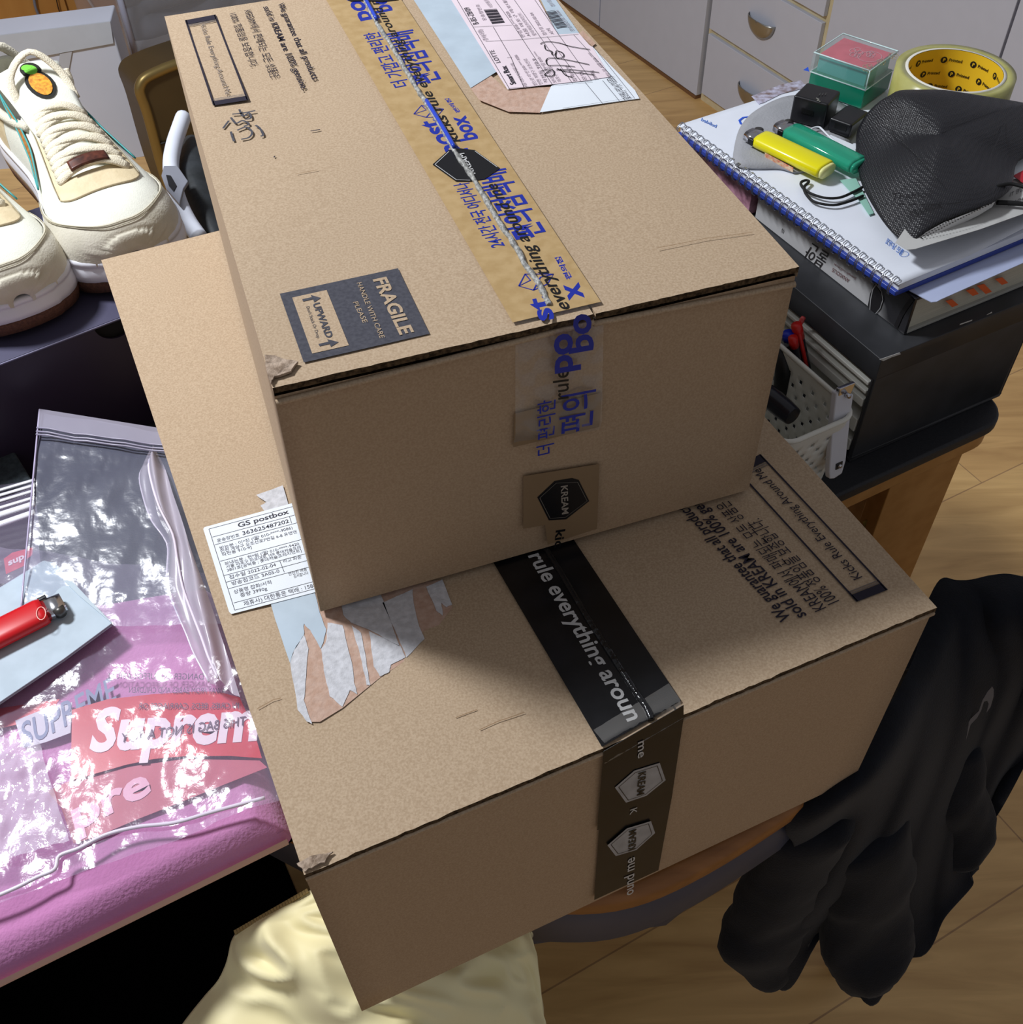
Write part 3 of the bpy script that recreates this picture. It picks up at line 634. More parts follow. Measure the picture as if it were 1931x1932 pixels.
text(mb, 'We guarantee that all products', (1494.8, 1166.4), (1290, 948), (-22, 9.5), T2, ink, bold=.012)
text(mb, 'sold in KREAM are 100% genuine.', (1523.5, 1161.8), (1289, 912), (-22, 9.5), T2, ink, bold=.012)
text(mb, 'KREAM에서 판매되는 모든 상품은', (1561, 1148), (1372, 945), (-22, 9.5), T2, ink)
text(mb, '100% 정품임을 보증합니다.', (1587, 1137), (1432, 978), (-22, 9.5), T2, ink)
text(mb, 'Kicks Rule Everything Around Me', (1629, 1090.4), (1434, 884), (-17, 7), T2, ink)
frame(mb, [(1617.9, 1135.8), (1674, 1114), (1437, 862), (1408, 905)][0:2] + [(1434, 858), (1386, 882)], T2)
mb.build('printed_text', bx2)
mb = MB()
band(mb, (1136, 1411), (934, 1067.5), (1285, 1324), (1084.6, 1022.8), T2, tapek, .0009, 1.0)
bd = d2 / (on((934, 1067.5), T2) - on((1136, 1411), T2)).length
mb = MB(); band(mb, (1136, 1411), (934, 1067.5), (1285, 1324), (1084.6, 1022.8), T2, tapek, .0009, bd)
mb.build('black_tape', bx2)
mb = MB(); pxsolid(mb, [(1134.5, 1409), (1285, 1322), (1285, 1346), (1264.6, 1488), (1190, 1530), (1123, 1558)], F2, tapek, .0002, .0026)
pxsolid(mb, [(1128, 1553), (1266, 1489), (1239.6, 1636), (1118.8, 1692)], F2, tapek, .0002, .0020)
mb.build('black_tape', bx2)
mb = MB()
text(mb, 'rule everything aroun', (996, 1050), (1186, 1366), (27, -12), T2, white_ink, .0013, bold=.02, shear=.15)
text(mb, 'me', (1198.5, 1390), (1198.5, 1422), (17, -7), F2, white_ink, .0032, bold=.01)
z5 = Z(2.194, 900, 1000)
for q in (((560, 1045), (640, 975), (745, 943), (770, 1015), (690, 1080), (606, 1108)), ((530, 1285), (610, 1215), (710, 1185), (727, 1235), (650, 1305), (565, 1330))):
    pxpoly(mb, z5(*q), F2, mat('grey_tape_badge', C(168, 168, 170), .5, vcol=C(150, 150, 152), vscale=90), .0032)
    cx = sum(x for x, y in q) / 6; cy = sum(y for x, y in q) / 6
    iq = [(cx + (x - cx) * .86, cy + (y - cy) * .86) for x, y in q]; stroke(mb, z5(*(iq + [iq[0]])), .0004, F2, black, .0034)
text(mb, 'KREAM', z5((656, 982))[0], z5((650, 1078))[0], (15, -4), F2, black, .0036, bold=.02)
text(mb, 'KREAM', z5((645, 1300))[0], z5((648, 1215))[0], (-14, 5), F2, black, .0036, bold=.02)
text(mb, 'ound me', z5((640, 1490))[0], z5((646, 1336))[0], (-19, 8), F2, white_ink, .0026, bold=.01)
text(mb, 'K', z5((624, 1135))[0], z5((622, 1160))[0], (14, -5), F2, white_ink, .0032)
mb.build('tape_lettering', bx2)
mb = MB(); rp = z5((278, 70), (346, 178), (411, 290), (468, 385), (536, 490), (594, 580), (650, 665), (704, 745), (722, 790))
pts = smooth([on(p_, T2, .001) for p_ in rp], 10); mb.tube([p_ + V((0, 0, noise.noise(p_ * 200) * .0004)) for p_ in pts], .0019, mat('black_tape_ridge', C(30, 30, 32), .12, bump=.5, bscale=200), n=8)
mb.build('crinkled_ridge', bx2)
mb = MB()
def ct(i, j):
    a_ = on((1140, 1404), T2, .0014).lerp(on((1283, 1322), T2, .0014), i); b_ = on((1136, 1432), F2, .003).lerp(on((1284, 1346), F2, .003), i)
    up_ = on((1120, 1380), T2, .0014).lerp(on((1262, 1292), T2, .0014), i)
    q_ = up_.lerp(a_, min(1, j * 2)) if j < .5 else a_.lerp(b_, (j - .5) * 2)
    return q_ + V((0, -.0006, .0006)) * noise.noise(V((i * 14, j * 6, 4)))
mb.grid(ct, 24, 10, tapec); mb.build('clear_tape', bx2)
# crushed front-left corners
crush = mat('crushed_card', C(176, 156, 138), .8, vcol=C(120, 100, 82), vscale=260, bump=.9, bscale=260)
for bx, T_, q in ((bx1, T1, [(500, 672), (530, 680), (562, 688), (548, 706), (520, 716), (511, 726), (505, 706)]), (bx2, T2, [(560, 1632), (590, 1618), (628, 1610), (612, 1628), (588, 1640), (574, 1646)])):
    mb = MB(); pxsolid(mb, jag(q, 2.0, 3), T_, crush, .0012, .0003); mb.build('crushed_corner', bx)
# creases in the cardboard of both lids
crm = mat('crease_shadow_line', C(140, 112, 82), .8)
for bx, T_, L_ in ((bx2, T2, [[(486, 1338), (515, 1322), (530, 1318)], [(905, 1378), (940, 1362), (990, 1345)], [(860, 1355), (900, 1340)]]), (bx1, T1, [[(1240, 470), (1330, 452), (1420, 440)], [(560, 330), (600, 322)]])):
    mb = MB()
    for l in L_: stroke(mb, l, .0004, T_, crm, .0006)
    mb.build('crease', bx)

# ================================================================== RIGHT-HAND STACK
ZC_, ZB_ = .854, .890                       # top of the black file case, top of the book
a, e, dp, h = OB((1603, 872), (1887, 748), .30, ZD + .0005, ZC_ - ZD - .0005)
casem = mat('black_case_board', C(44, 45, 48), .5, vcol=C(52, 53, 57), vscale=40)
t = thing('file_case', a + (e + dp) / 2, 'black case with white trays in its left side, under the thick grey book', 'file case')
# shell: bottom, right, front, back, top (left side open with trays)
th = .004; eu = e.normalized(); du = dp.normalized()
mb = MB(); mb.box(a, e, dp, (0, 0, th), casem); mb.box(a + V((0, 0, h.z - .022)), e, dp, (0, 0, .022), casem); mb.box(a + V((0, 0, th)), e, du * th, (0, 0, h.z - .022 - th), casem); mb.box(a + dp - du * th + V((0, 0, th)), e, du * th, (0, 0, h.z - .022 - th), casem); mb.box(a + e - eu * th + V((0, 0, th)), eu * th, dp, (0, 0, h.z - .022 - th), casem)
mb.build('case_shell', t, bevel=.0007)
scf = mat('worn_white_edge', C(190, 190, 188), .8)
mb = MB(); pf = (a, -du)
for q in ([(1660, 678), (1667, 681), (1682, 674), (1700, 668), (1698, 665)], [(1811, 613), (1834, 605), (1835, 603), (1812, 611)], [(1862, 594), (1872, 590), (1872, 588)]): pxsolid(mb, q, pf, scf, .0003)
mb.build('worn_edge', t)
for z, hh in ((.083, .0035), (.074, .0030), (.060, .008), (.032, .014), (.010, .012)):
    mb = MB(); mb.box(a + V((0, 0, z)) + eu * -.0005 + du * .005, eu * .15, du * (dp.length - .01), (0, 0, hh), whitep); mb.build('tray', t, bevel=.0007)
mb = MB(); mb.box(a + V((0, 0, th)) + du * .006 + eu * .012, eu * .14, du * .28, (0, 0, .080), mat('case_inner_black', C(12, 12, 13), .7)); 
# book
a, e, dp, h = OB((1706, 632), (1931, 540), .194, ZC_ + .0005, ZB_ - ZC_ - .001)
e = e.normalized() * .138; eu = e.normalized(); du = dp.normalized(); t = thing('book', a + (e + dp) / 2, 'thick hardback with a shadowy photographic spine under the spiral notebook', 'book')
coverm = bpy.data.materials.new('book_spine_photo'); coverm.use_nodes = True; nt = coverm.node_tree; b = nt.nodes['Principled BSDF']; b.inputs['Roughness'].default_value = .35
tc = nt.nodes.new('ShaderNodeTexCoord'); nz = nt.nodes.new('ShaderNodeTexNoise'); nz.inputs['Scale'].default_value = 18; nz.inputs['Detail'].default_value = 3; nt.links.new(tc.outputs['Object'], nz.inputs[0])
mp = nt.nodes.new('ShaderNodeMapping'); mp.vector_type = 'TEXTURE'; mp.inputs['Location'].default_value = tuple(a); mp.inputs['Rotation'].default_value = (0, 0, math.atan2(eu.y, eu.x)); nt.links.new(tc.outputs['Object'], mp.inputs[0])
sx = nt.nodes.new('ShaderNodeSeparateXYZ'); nt.links.new(mp.outputs[0], sx.inputs[0])
mr = nt.nodes.new('ShaderNodeMapRange'); mr.inputs[1].default_value = 0; mr.inputs[2].default_value = .036; nt.links.new(sx.outputs[2], mr.inputs[0])
mr2 = nt.nodes.new('ShaderNodeMapRange'); mr2.inputs[1].default_value = .0; mr2.inputs[2].default_value = .075; mr2.inputs[3].default_value = .50; mr2.inputs[4].default_value = 0; nt.links.new(sx.outputs[1], mr2.inputs[0])
m1 = nt.nodes.new('ShaderNodeMath'); m1.operation = 'MULTIPLY'; m1.inputs[1].default_value = .55; nt.links.new(mr.outputs[0], m1.inputs[0])
m2 = nt.nodes.new('ShaderNodeMath'); m2.operation = 'ADD'; nt.links.new(m1.outputs[0], m2.inputs[0]); nt.links.new(mr2.outputs[0], m2.inputs[1])
m3 = nt.nodes.new('ShaderNodeMath'); m3.operation = 'MULTIPLY_ADD'; m3.inputs[1].default_value = .9; nt.links.new(nz.outputs['Fac'], m3.inputs[0]); nt.links.new(m2.outputs[0], m3.inputs[2])
cr = nt.nodes.new('ShaderNodeValToRGB'); cr.color_ramp.elements[0].position = .55; cr.color_ramp.elements[1].position = 1.0; cr.color_ramp.elements[0].color = C(182, 182, 184); cr.color_ramp.elements[1].color = C(28, 27, 32)
nt.links.new(m3.outputs[0], cr.inputs[0]); nt.links.new(cr.outputs[0], b.inputs['Base Color'])
pages = mat('book_pages', C(196, 192, 176), .85, vcol=C(182, 178, 162), vscale=30, wood=(1, 1, 60, 0))
greyc = mat('grey_board_cover', C(170, 170, 164), .6)
H_ = h.z
mb = MB(); mb.box(a, eu * .003, dp, h, coverm); mb.build('spine', t, bevel=.0006)
mb = MB(); mb.box(a + eu * .003, e, dp, (0, 0, .0025), greyc); mb.build('cover', t, bevel=.0004)
mb = MB(); mb.box(a + eu * .003 + V((0, 0, H_ - .0025)), e, dp, (0, 0, .0025), coverm); mb.build('cover', t, bevel=.0004)
mb = MB(); mb.box(a + eu * .004 + du * .003 + V((0, 0, .0026)), e - eu * .006, dp - du * .006, (0, 0, H_ - .0052), pages); mb.build('page_block', t)
ps = (a, -eu); mb = MB(); c5 = Z(3.637, 1400, 400)
text(mb, '불안', c5((610, 300))[0], c5((478, 212))[0], (-14, 22), ps, mat('spine_lettering', C(30, 28, 30), .6), .0006)
text(mb, 'ANXIOUS', c5((745, 460))[0], c5((630, 380))[0], (-3, 7), ps, mat('spine_red', C(96, 36, 36), .6), .0006)
text(mb, 'Joseph LeDoux', c5((790, 452))[0], c5((640, 350))[0], (-2, 4), ps, mat('spine_red', C(96, 36, 36), .6), .0006)
text(mb, 'N', c5((298, 120))[0], c5((282, 110))[0], (-3, 8), ps, mat('spine_lettering', C(30, 28, 30), .6), .0006); 
pxpoly(mb, c5((870, 640), (885, 560), (915, 490), (950, 540), (975, 600), (960, 660), (925, 690), (890, 680)), ps, mat('spine_dark_patch', C(20, 18, 22), .5), .0006)
stroke(mb, c5((925, 490), (965, 545), (975, 600), (955, 660), (925, 695)), .0006, ps, mat('spine_light_mark', C(150, 150, 152), .5), .0009)
stroke(mb, c5((885, 670), (890, 600), (905, 530), (925, 500)), .0010, ps, mat('spine_light_mark', C(150, 150, 152), .5), .0009)
stroke(mb, c5((1060, 790), (1100, 700), (1140, 640), (1175, 590)), .0040, ps, mat('spine_dark_patch', C(20, 18, 22), .5), .0006)
mb.build('spine_print', t)
tab = mat('orange_sticky_tab', C(222, 98, 42), .6); pfb = (a + du * .001, -du)
for q in (((1385, 600), (1430, 588), (1472, 625), (1430, 642)), ((1525, 528), (1578, 512), (1612, 550), (1570, 565)), ((1600, 495), (1650, 483), (1702, 535), (1660, 552)), ((1725, 450), (1775, 438), (1814, 475), (1770, 489))):
    mb = MB(); pxsolid(mb, c5(*q), pfb, tab, .0006, .002); mb.build('page_tab', t)
# pink-patterned booklet below the far end of the notebook
q0 = P(1400, 420, ZC_)
bd_ = a + dp; 
t3 = thing('booklet', bd_ + du * .06, 'pink crystalline-patterned booklet under the far end of the notebook', 'booklet')
mb = MB(); mb.box(bd_ + du * .006 - eu * .003, eu * .10, du * .10, (0, 0, .033), mat('pink_crystal_cover', C(190, 140, 160), .4, vcol=C(110, 70, 85), vscale=90, detail=5)); mb.build('booklet_cover', t3, bevel=.001)
mb = MB(); mb.box(bd_ + du * .106 - eu * .003, eu * .03, du * .001, (0, 0, .02), paper); mb.build('pages', t3)
fs_ = MB(); 
# clear folder sheet
zf_ = ZB_ + .0005
t4 = thing('plastic_folder', P(1780, 520, zf_), 'translucent blue-white plastic folder sticking out under the notebook', 'folder')
mb = MB(); q = [P(*p_, zf_) for p_ in ((1701, 541), (1748, 566), (1758, 571), (1768, 570), (1775, 566), (1960, 484), (2040, 450))]; q = [p_ for p_ in q] + [q[-1] + du * .12, q[0] + du * .12]
mb.prism(q, (0, 0, .0006), mat('milky_folder_plastic', C(190, 200, 232), .3, trans=.15)); mb.build('folder_sheet', t4)
# spiral notebook
zn0, zt = zf_ + .001, .905
A_, B_ = P(1700, 541, zn0), P(1697, 533, zt); Lf = P(1280, 232, zt); axis = (Lf - B_); nl = axis.length; au = axis.normalized(); bu = V((-au.y, au.x, 0)) * -1
if bu.x < 0: bu = -bu
wn_ = .212; o = V((B_.x, B_.y, zn0))
t = thing('spiral_notebook', o + au * nl / 2 + bu * .1, 'white spiral notebook with blue back cover holding the lighters and mask', 'notebook')
mb = MB(); mb.box(o, au * nl, bu * wn_, (0, 0, .0045), mat('royal_blue_cover', C(40, 62, 150), .35)); mb.build('back_cover', t, bevel=.001)
mb = MB(); mb.box(o + V((0, 0, .0046)) + bu * .003 + au * .001, au * (nl - .002), bu * (wn_ - .004), (0, 0, .0062), mat('notebook_pages', C(222, 226, 234), .7)); mb.build('page_block', t)
zc0 = zn0 + .0112
def cov(i, j):
    q = o + V((0, 0, zc0 - zn0)) + au * (nl * i) + bu * (wn_ * j)
    lift = .014 * max(0, 1 - i * 6) ** 2 * max(0, (j - .35) / .65) ** 1.2
    return q + V((0, 0, lift)) + au * lift * .2
mb = MB(); mb.grid(cov, 40, 30, mat('notebook_white_cover', C(226, 231, 242), .38)); fc = mb.build('front_cover', t, solid=.0006)
ztop = zc0 + .0004; TN = pl_h(ztop)
mb = MB(); c6 = Z(3.637, 1400, 400); blu = mat('blue_cover_print', C(80, 125, 205), .5); blu2 = mat('bright_blue_ring', C(36, 86, 205), .5)
text(mb, '좋은 날개짓', c6((1100, 300))[0], c6((985, 212))[0], (4, -8), TN, blu, .0004, bold=.01)
cc = c6((1113, 290))[0]; stroke(mb, [(cc[0] + 9 * math.cos(k * .45), cc[1] + 5 * math.sin(k * .45)) for k in range(15)], .0004, TN, blu, .0004)
text(mb, 'bulided', (1352, 242), (1323, 228), (2, -6), TN, blu, .0004, bold=.01)
c3 = Z(3.267, 1340, 60)
stroke(mb, c3((245, 525), (205, 530), (182, 548), (190, 568), (215, 574)), .0022, TN, blu2, .0004)
mb.build('cover_print', t)
mb = MB(); pxpoly(mb, c3((255, 400), (430, 330), (560, 300), (600, 345), (440, 385), (330, 440), (300, 448)), TN, mat('photo_print', C(120, 100, 95), .4, vcol=C(200, 200, 225), vscale=120, detail=5), .0004)
pxpoly(mb, c3((575, 238), (605, 218), (612, 248)), TN, blu2, .0004); mb.build('cover_picture', t)
wire = mat('spiral_steel', C(190, 192, 198), .22, metal=1)
mb = MB(); NR = 31
for k in range(NR):
    c = o + au * (nl * (k + .5) / NR) + V((0, 0, .0075)) + bu * .0005
    for d in (-.0009, .0009):
        pts = []
        for m_ in range(13):
            an = math.radians(-200 + 250 * m_ / 12) if False else 2 * math.pi * m_ / 13
            pts.append(c + au * d * (1 if m_ < 7 else .8) + bu * (.0062 * math.cos(an)) + V((0, 0, .0078 * math.sin(an))) + au * (.0012 * math.cos(an)))
        mb.tube(pts, .00045, wire, n=5, closed=True)
mb.build('spiral_wire', t)

# ---- things on the notebook
ZN = ztop + .0006
# grey folded mask
t = MB(); gm = mat('grey_mask_fabric', C(150, 151, 156), .85, bump=.25, bscale=500, vcol=C(158, 159, 164), vscale=40)
def dome(mb, outl, cz, h_, m, zf=None, n=10, ex=2.0, th=.002):
    """closed shape: outline at its own heights, raised towards the middle, with a flat underside"""
    pts = outl; N = len(pts); c = sum(pts, V()) / N; vs = []; fs = []
    for r in range(n + 1):
        f_ = r / n
        for p_ in pts:
            q = c.lerp(p_, f_); z_ = c.z * (1 - f_) + p_.z * f_ + h_ * (1 - f_ ** ex)
            vs.append(V((q.x, q.y, z_)))
    for r in range(n):
        for k in range(N): fs.append([r * N + k, r * N + (k + 1) % N, (r + 1) * N + (k + 1) % N, (r + 1) * N + k])
    o_ = len(vs); vs += [p_ - V((0, 0, th)) for p_ in pts]
    for k in range(N): fs.append([n * N + k, n * N + (k + 1) % N, o_ + (k + 1) % N, o_ + k])
    fs.append([o_ + k for k in range(N)])
    mb.add(vs, fs, m, True)
mo = smooth([P(*p_, ZN + .002) for p_ in c3((145, 740), (152, 800), (190, 832), (300, 838), (430, 838), (560, 860), (760, 780), (900, 620), (880, 480), (700, 400), (520, 390), (400, 420), (260, 500), (180, 600))], 4, True)
dome(t, mo, 0, .0015, gm, n=6, ex=6, th=.0015); g_ = t.build('face_mask', fix=True); tag(g_, 'flat grey fabric mask lying under the two lighters on the notebook', 'mask')
ZM = ZN + .0042
# lighters
def lighter(name, pa, pb, z, body, label, w=.0235, th=.011, inner=None):
    a_, b_ = P(*pa, z), P(*pb, z); ax = (b_ - a_); L = ax.length; ax = ax.normalized(); sd_ = V((-ax.y, ax.x, 0))
    t = thing(name, (a_ + b_) / 2, label, 'lighter')
    def oval(c, sw, st, n=20): return [c + sd_ * (sw * math.copysign(abs(math.cos(k * 2 * math.pi / n)) ** .6, math.cos(k * 2 * math.pi / n))) + V((0, 0, st + st * math.copysign(abs(math.sin(k * 2 * math.pi / n)) ** .7, math.sin(k * 2 * math.pi / n)))) for k in range(n)]
    def loft(mb, secs, m):
        n = len(secs[0]); vs = [p_ for s_ in secs for p_ in s_]
        fs = [[i * n + k, i * n + (k + 1) % n, (i + 1) * n + (k + 1) % n, (i + 1) * n + k] for i in range(len(secs) - 1) for k in range(n)] + [list(range(n))[::-1], [(len(secs) - 1) * n + k for k in range(n)]]
        mb.add(vs, fs, m, True)
    hd = L * .17
    mb = MB(); loft(mb, [oval(a_ + ax * (hd * .9), w * .46, th * .48)] + [oval(a_ + ax * (hd + (L - hd) * f_), w / 2, th / 2) for f_ in (.03, .5, .97)] + [oval(b_, w * .46, th * .48)], body)
    bo = mb.build('body', t, fix=True)
    mb = MB(); loft(mb, [oval(b_ + ax * .0001, w * .44, th * .46), oval(b_ + ax * .003, w * .42, th * .44)], inner or body); mb.build('base_cap', t, fix=True)
    mb = MB(); loft(mb, [oval(a_ + ax * .000, w * .33, th * .42), oval(a_ + ax * hd * .9, w * .40, th * .44)], chrome); mb.build('metal_hood', t, fix=True)
    mb = MB(); c = a_ + ax * hd * .35 + sd_ * w * .30 + V((0, 0, th * .5)); 
    mb.tube([c - V((0, 0, .0032)), c + V((0, 0, .0032))], .0042, mat('spark_wheel', C(90, 88, 86), .4, metal=.8), n=14); mb.build('spark_wheel', t)
    mb = MB(); c = a_ + ax * hd * .55 - sd_ * w * .36 + V((0, 0, th * .3)); mb.box(c, ax * .006, sd_ * -.003, (0, 0, .005), blackp); mb.build('button', t, bevel=.0005)
    return t, a_, ax, sd_, L, z + th, bo
yel = mat('yellow_lighter_plastic', C(232, 222, 10), .3, coat=.3); grn = mat('green_clear_plastic', C(60, 205, 165), .08, trans=.55, spec=.6); red = mat('red_lighter_plastic', C(196, 22, 30), .3)
t, la, ax, sdv, L, zt_, bo = lighter('lighter', (1412, 262), (1556, 331), ZM, yel, 'opaque yellow lighter on the grey mask', inner=mat('pale_lighter_base', C(225, 225, 150), .4))
mb = MB(); TY = pl_h(zt_ - .0035); q = [on(p_, TY) for p_ in c3((345, 745), (420, 790), (515, 830), (505, 862), (430, 835), (340, 780))]
lo = la + ax * L * .42 - sdv * .0119 if False else None
s1 = -sdv if sdv.y > 0 else sdv
pside = (la + s1 * .0119, s1); pxsolid(mb, c3((340, 745), (515, 838), (512, 866), (338, 776)), pside, mat('lighter_sticker', C(225, 205, 170), .5, vcol=C(210, 120, 90), vscale=300), .0003, .0); mb.build('sticker', t)
t, la, ax, sdv, L, zt_, bo = lighter('lighter', (1468, 246), (1616, 322), ZM, grn, 'translucent green lighter beside the yellow one')
mb = MB(); mb.tube([la + ax * L * .2 + V((0, 0, .005)), la + ax * L * .95 + V((0, 0, .005))], .0022, mat('green_inner_tube', C(10, 110, 90), .3)); mb.build('inner_tube', t)
# chargers
def charger(pA, pB, dep, z0, h_, label, port):
    a_, e_, d_, hh = OB(pA, pB, dep, z0, h_)
    t = thing('charger', a_ + (e_ + d_) / 2, label, 'charger')
    mb = MB(); mb.box(a_, e_, d_, hh, blackp); mb.build('charger_body', t, bevel=.0022, seg=3)
    n_ = -d_.normalized(); eu_ = e_.normalized(); mb = MB()
    mb.box(a_ + eu_ * e_.length * .30 + V((0, 0, h_ * .42)) + n_ * .0004, eu_ * .0115, -n_ * .002, (0, 0, .0045), mat('usb_port', C(6, 6, 7), .4)); 
    if port: mb.box(a_ + eu_ * (e_.length * .30 + .002) + V((0, 0, h_ * .42 + .0008)) + n_ * .0008, eu_ * .0075, -n_ * .001, (0, 0, .0012), mat('port_metal', C(90, 90, 92), .3, metal=1))
    mb.build('usb_port', t)
    return t, a_, e_, d_
t, ca, ce, cdp = charger((1489, 228), (1553, 246), .030, ZM, .0245, 'larger black wall charger with a usb port in front of the green box', True)
mb = MB(); TCc = pl_h(ZM + .0247); stroke(mb, c3((655, 410), (672, 418), (660, 424), (680, 432)), .0010, TCc, mat('grey_mark', C(150, 150, 140), .5)); text(mb, 'III', c3((665, 395))[0], c3((715, 392))[0], (2, -5), TCc, mat('dim_mark', C(60, 60, 60), .5), .0003); mb.build('marking', t)
charger((1560, 247), (1602, 262), .032, ZM, .0130, 'smaller black charger touching the right of the bigger one', False)
mb = MB(); mb.tube(smooth([P(*p_, ZM + .003) for p_ in c3((612, 612), (640, 592), (672, 588), (690, 600), (740, 650), (800, 700))], 5), .0009, cabw); tag(mb.build('thin_white_cable'), 'thin white cable curling out from under the smaller charger', 'cable')
mb = MB(); pxsolid(mb, c3((712, 650), (745, 638), (890, 700), (900, 745), (860, 730)), pl_h(ZM), paper, .0004); tag(mb.build('receipt'), 'small printed white slip behind the green lighter', 'paper')
# acrylic box with green base
gz = ZN + .0005
a_, e_, d_, hh = OB((1523, 170), (1625, 206), .052, gz, .036)
t = thing('gift_box', a_ + (e_ + d_) / 2, 'green box with clear lid over a red embossed card, beside the tape roll', 'box')
greenb = mat('green_tinted_plastic', C(18, 140, 108), .15, trans=.35)
mb = MB(); mb.box(a_, e_, d_, (0, 0, .019), greenb); mb.build('green_base', t, bevel=.001)
eu_, du_ = e_.normalized(), d_.normalized()
mb = MB(); mb.box(a_ + eu_ * .004 + du_ * .004 + V((0, 0, .0191)), e_ - eu_ * .008, d_ - du_ * .008, (0, 0, .0145), mat('teal_inner', C(60, 160, 150), .3)); mb.build('inner_tray', t)
mb = MB(); mb.box(a_ + eu_ * .004 + du_ * .004 + V((0, 0, .0337)), e_ - eu_ * .008, d_ - du_ * .008, (0, 0, .0012), mat('red_card', C(196, 62, 82), .5, vcol=C(210, 76, 96), vscale=80)); rc = mb.build('red_card', t)
TG = pl_h(gz + .0351); mb = MB(); gold = mat('gold_emboss', C(196, 176, 120), .35, metal=.5); silv = mat('silver_emboss', C(225, 170, 180), .35, metal=.3)
rnd = random.Random(3)
for cx, cy, r_, m in ((975, 225, 34, gold), (1055, 188, 26, gold), (1130, 150, 30, gold), (900, 130, 40, silv), (990, 140, 26, silv)):
    for k in range(5):
        an = k * 1.256; x_, y_ = cx + r_ * .6 * math.cos(an), cy + r_ * .5 * math.sin(an)
        stroke(mb, c3(*[(x_ + r_ * .5 * math.cos(q * .9 + k), y_ + r_ * .32 * math.sin(q * .9 + k)) for q in range(8)]), .0006, TG, m)
stroke(mb, c3(*[(985 + 75 * math.cos(q * .35), 155 + 32 * math.sin(q * .35)) for q in range(19)]), .0006, TG, silv)
mb.build('embossed_pattern', rc)
mb = MB(); mb.box(a_ - eu_ * .0006 - du_ * .0006 + V((0, 0, .018)), e_ + eu_ * .0012, d_ + du_ * .0012, (0, 0, .0185), acryl); mb.build('clear_lid', t)
mb = MB(); q = [a_ + V((0, 0, .0365)), a_ + e_ + V((0, 0, .0365)), a_ + e_ + d_ + V((0, 0, .0365)), a_ + d_ + V((0, 0, .0365))]; mb.tube(q, .0007, mat('lid_edge_glint', C(200, 225, 225), .1), n=5, closed=True)
q = [p_ - V((0, 0, .0185)) for p_ in q]; mb.tube(q, .0006, mat('lid_edge_glint', C(200, 225, 225), .1), n=5, closed=True); mb.tube([a_ + e_ + V((0, 0, .018)), a_ + e_ + V((0, 0, .0365))], .0007, mat('lid_edge_glint', C(200, 225, 225), .1), n=5); mb.build('lid_rim', t)
# tape roll
rt = ZN + .046; cT = P(1804, 132, rt); cT.z = ZN + .0004
oe = (P(1693, 131, rt) - P(1915, 131, rt)).length / 2; ie = oe * .79
t = thing('tape_roll', cT, 'roll of clear packing tape with a yellow printed core', 'tape')
ytape = mat('clear_tape_roll', C(205, 202, 130), .18, spec=.6, trans=.25, vcol=C(188, 184, 105), vscale=40)
mb = MB(); hh = .0455; mb.lathe([(ie + .0025, 0), (oe, 0), (oe, hh), (ie + .0025, hh), (ie + .0025, 0)], cT, ytape, 64); mb.build('tape_winding', t)
mb = MB(); mb.lathe([(ie, -.0), (ie + .0026, -.0), (ie + .0026, hh + .0003), (ie, hh + .0003)], cT, mat('card_core_rim', C(225, 222, 212), .6), 64); 
mb.build('core_rim', t)
mb = MB(); mb.lathe([(ie - .0002, .0002), (ie - .0002, hh)], cT, mat('yellow_core_liner', C(238, 196, 40), .5), 64); cl_ = mb.build('core_liner', t)
# repeated dot-and-word print wrapped round the inside of the core
c = bpy.data.curves.new('txt', 'FONT'); c.body = 'Printed'; c.offset = .02; c.resolution_u = 2; o_ = bpy.data.objects.new('txt', c); COL.objects.link(o_)
dg = bpy.context.evaluated_depsgraph_get(); me = bpy.data.meshes.new_from_object(o_.evaluated_get(dg)); vsx = [v.co.copy() for v in me.vertices]; fsx = [list(p_.vertices) for p_ in me.polygons]
c.body = 'P'; c.offset = .03; dg.update(); me2 = bpy.data.meshes.new_from_object(o_.evaluated_get(dg)); vsp = [v.co.copy() for v in me2.vertices]; fsp = [list(p_.vertices) for p_ in me2.polygons]; bpy.data.objects.remove(o_)
bki = mat('core_black_print', C(20, 18, 14), .6); yl = mat('yellow_core_liner', C(238, 196, 40), .5)
mb = MB(); rr = ie - .0006
def cyl(x, y, r_=rr): an = math.pi * .5 - x / rr; return cT + V((r_ * math.cos(an), r_ * math.sin(an), y))
per = .0265
for row, yy in enumerate((.036, .0235, .011)):
    for k in range(-4, 5):
        x0 = k * per + row * per * .38 + .004
        mb.add([cyl(x0 + .0030 * math.cos(q * math.pi / 8), yy + .0030 * math.sin(q * math.pi / 8)) for q in range(16)], [list(range(16))], bki)
        mb.add([cyl(x0 - .0010 + v.x * .0042, yy - .0014 + v.y * .0042, rr - .0002) for v in vsp], fsp, yl)
        mb.add([cyl(x0 + .0045 + v.x * .0040, yy - .0012 + v.y * .0040) for v in vsx], fsx, bki)
mb.build('core_print', cl_)
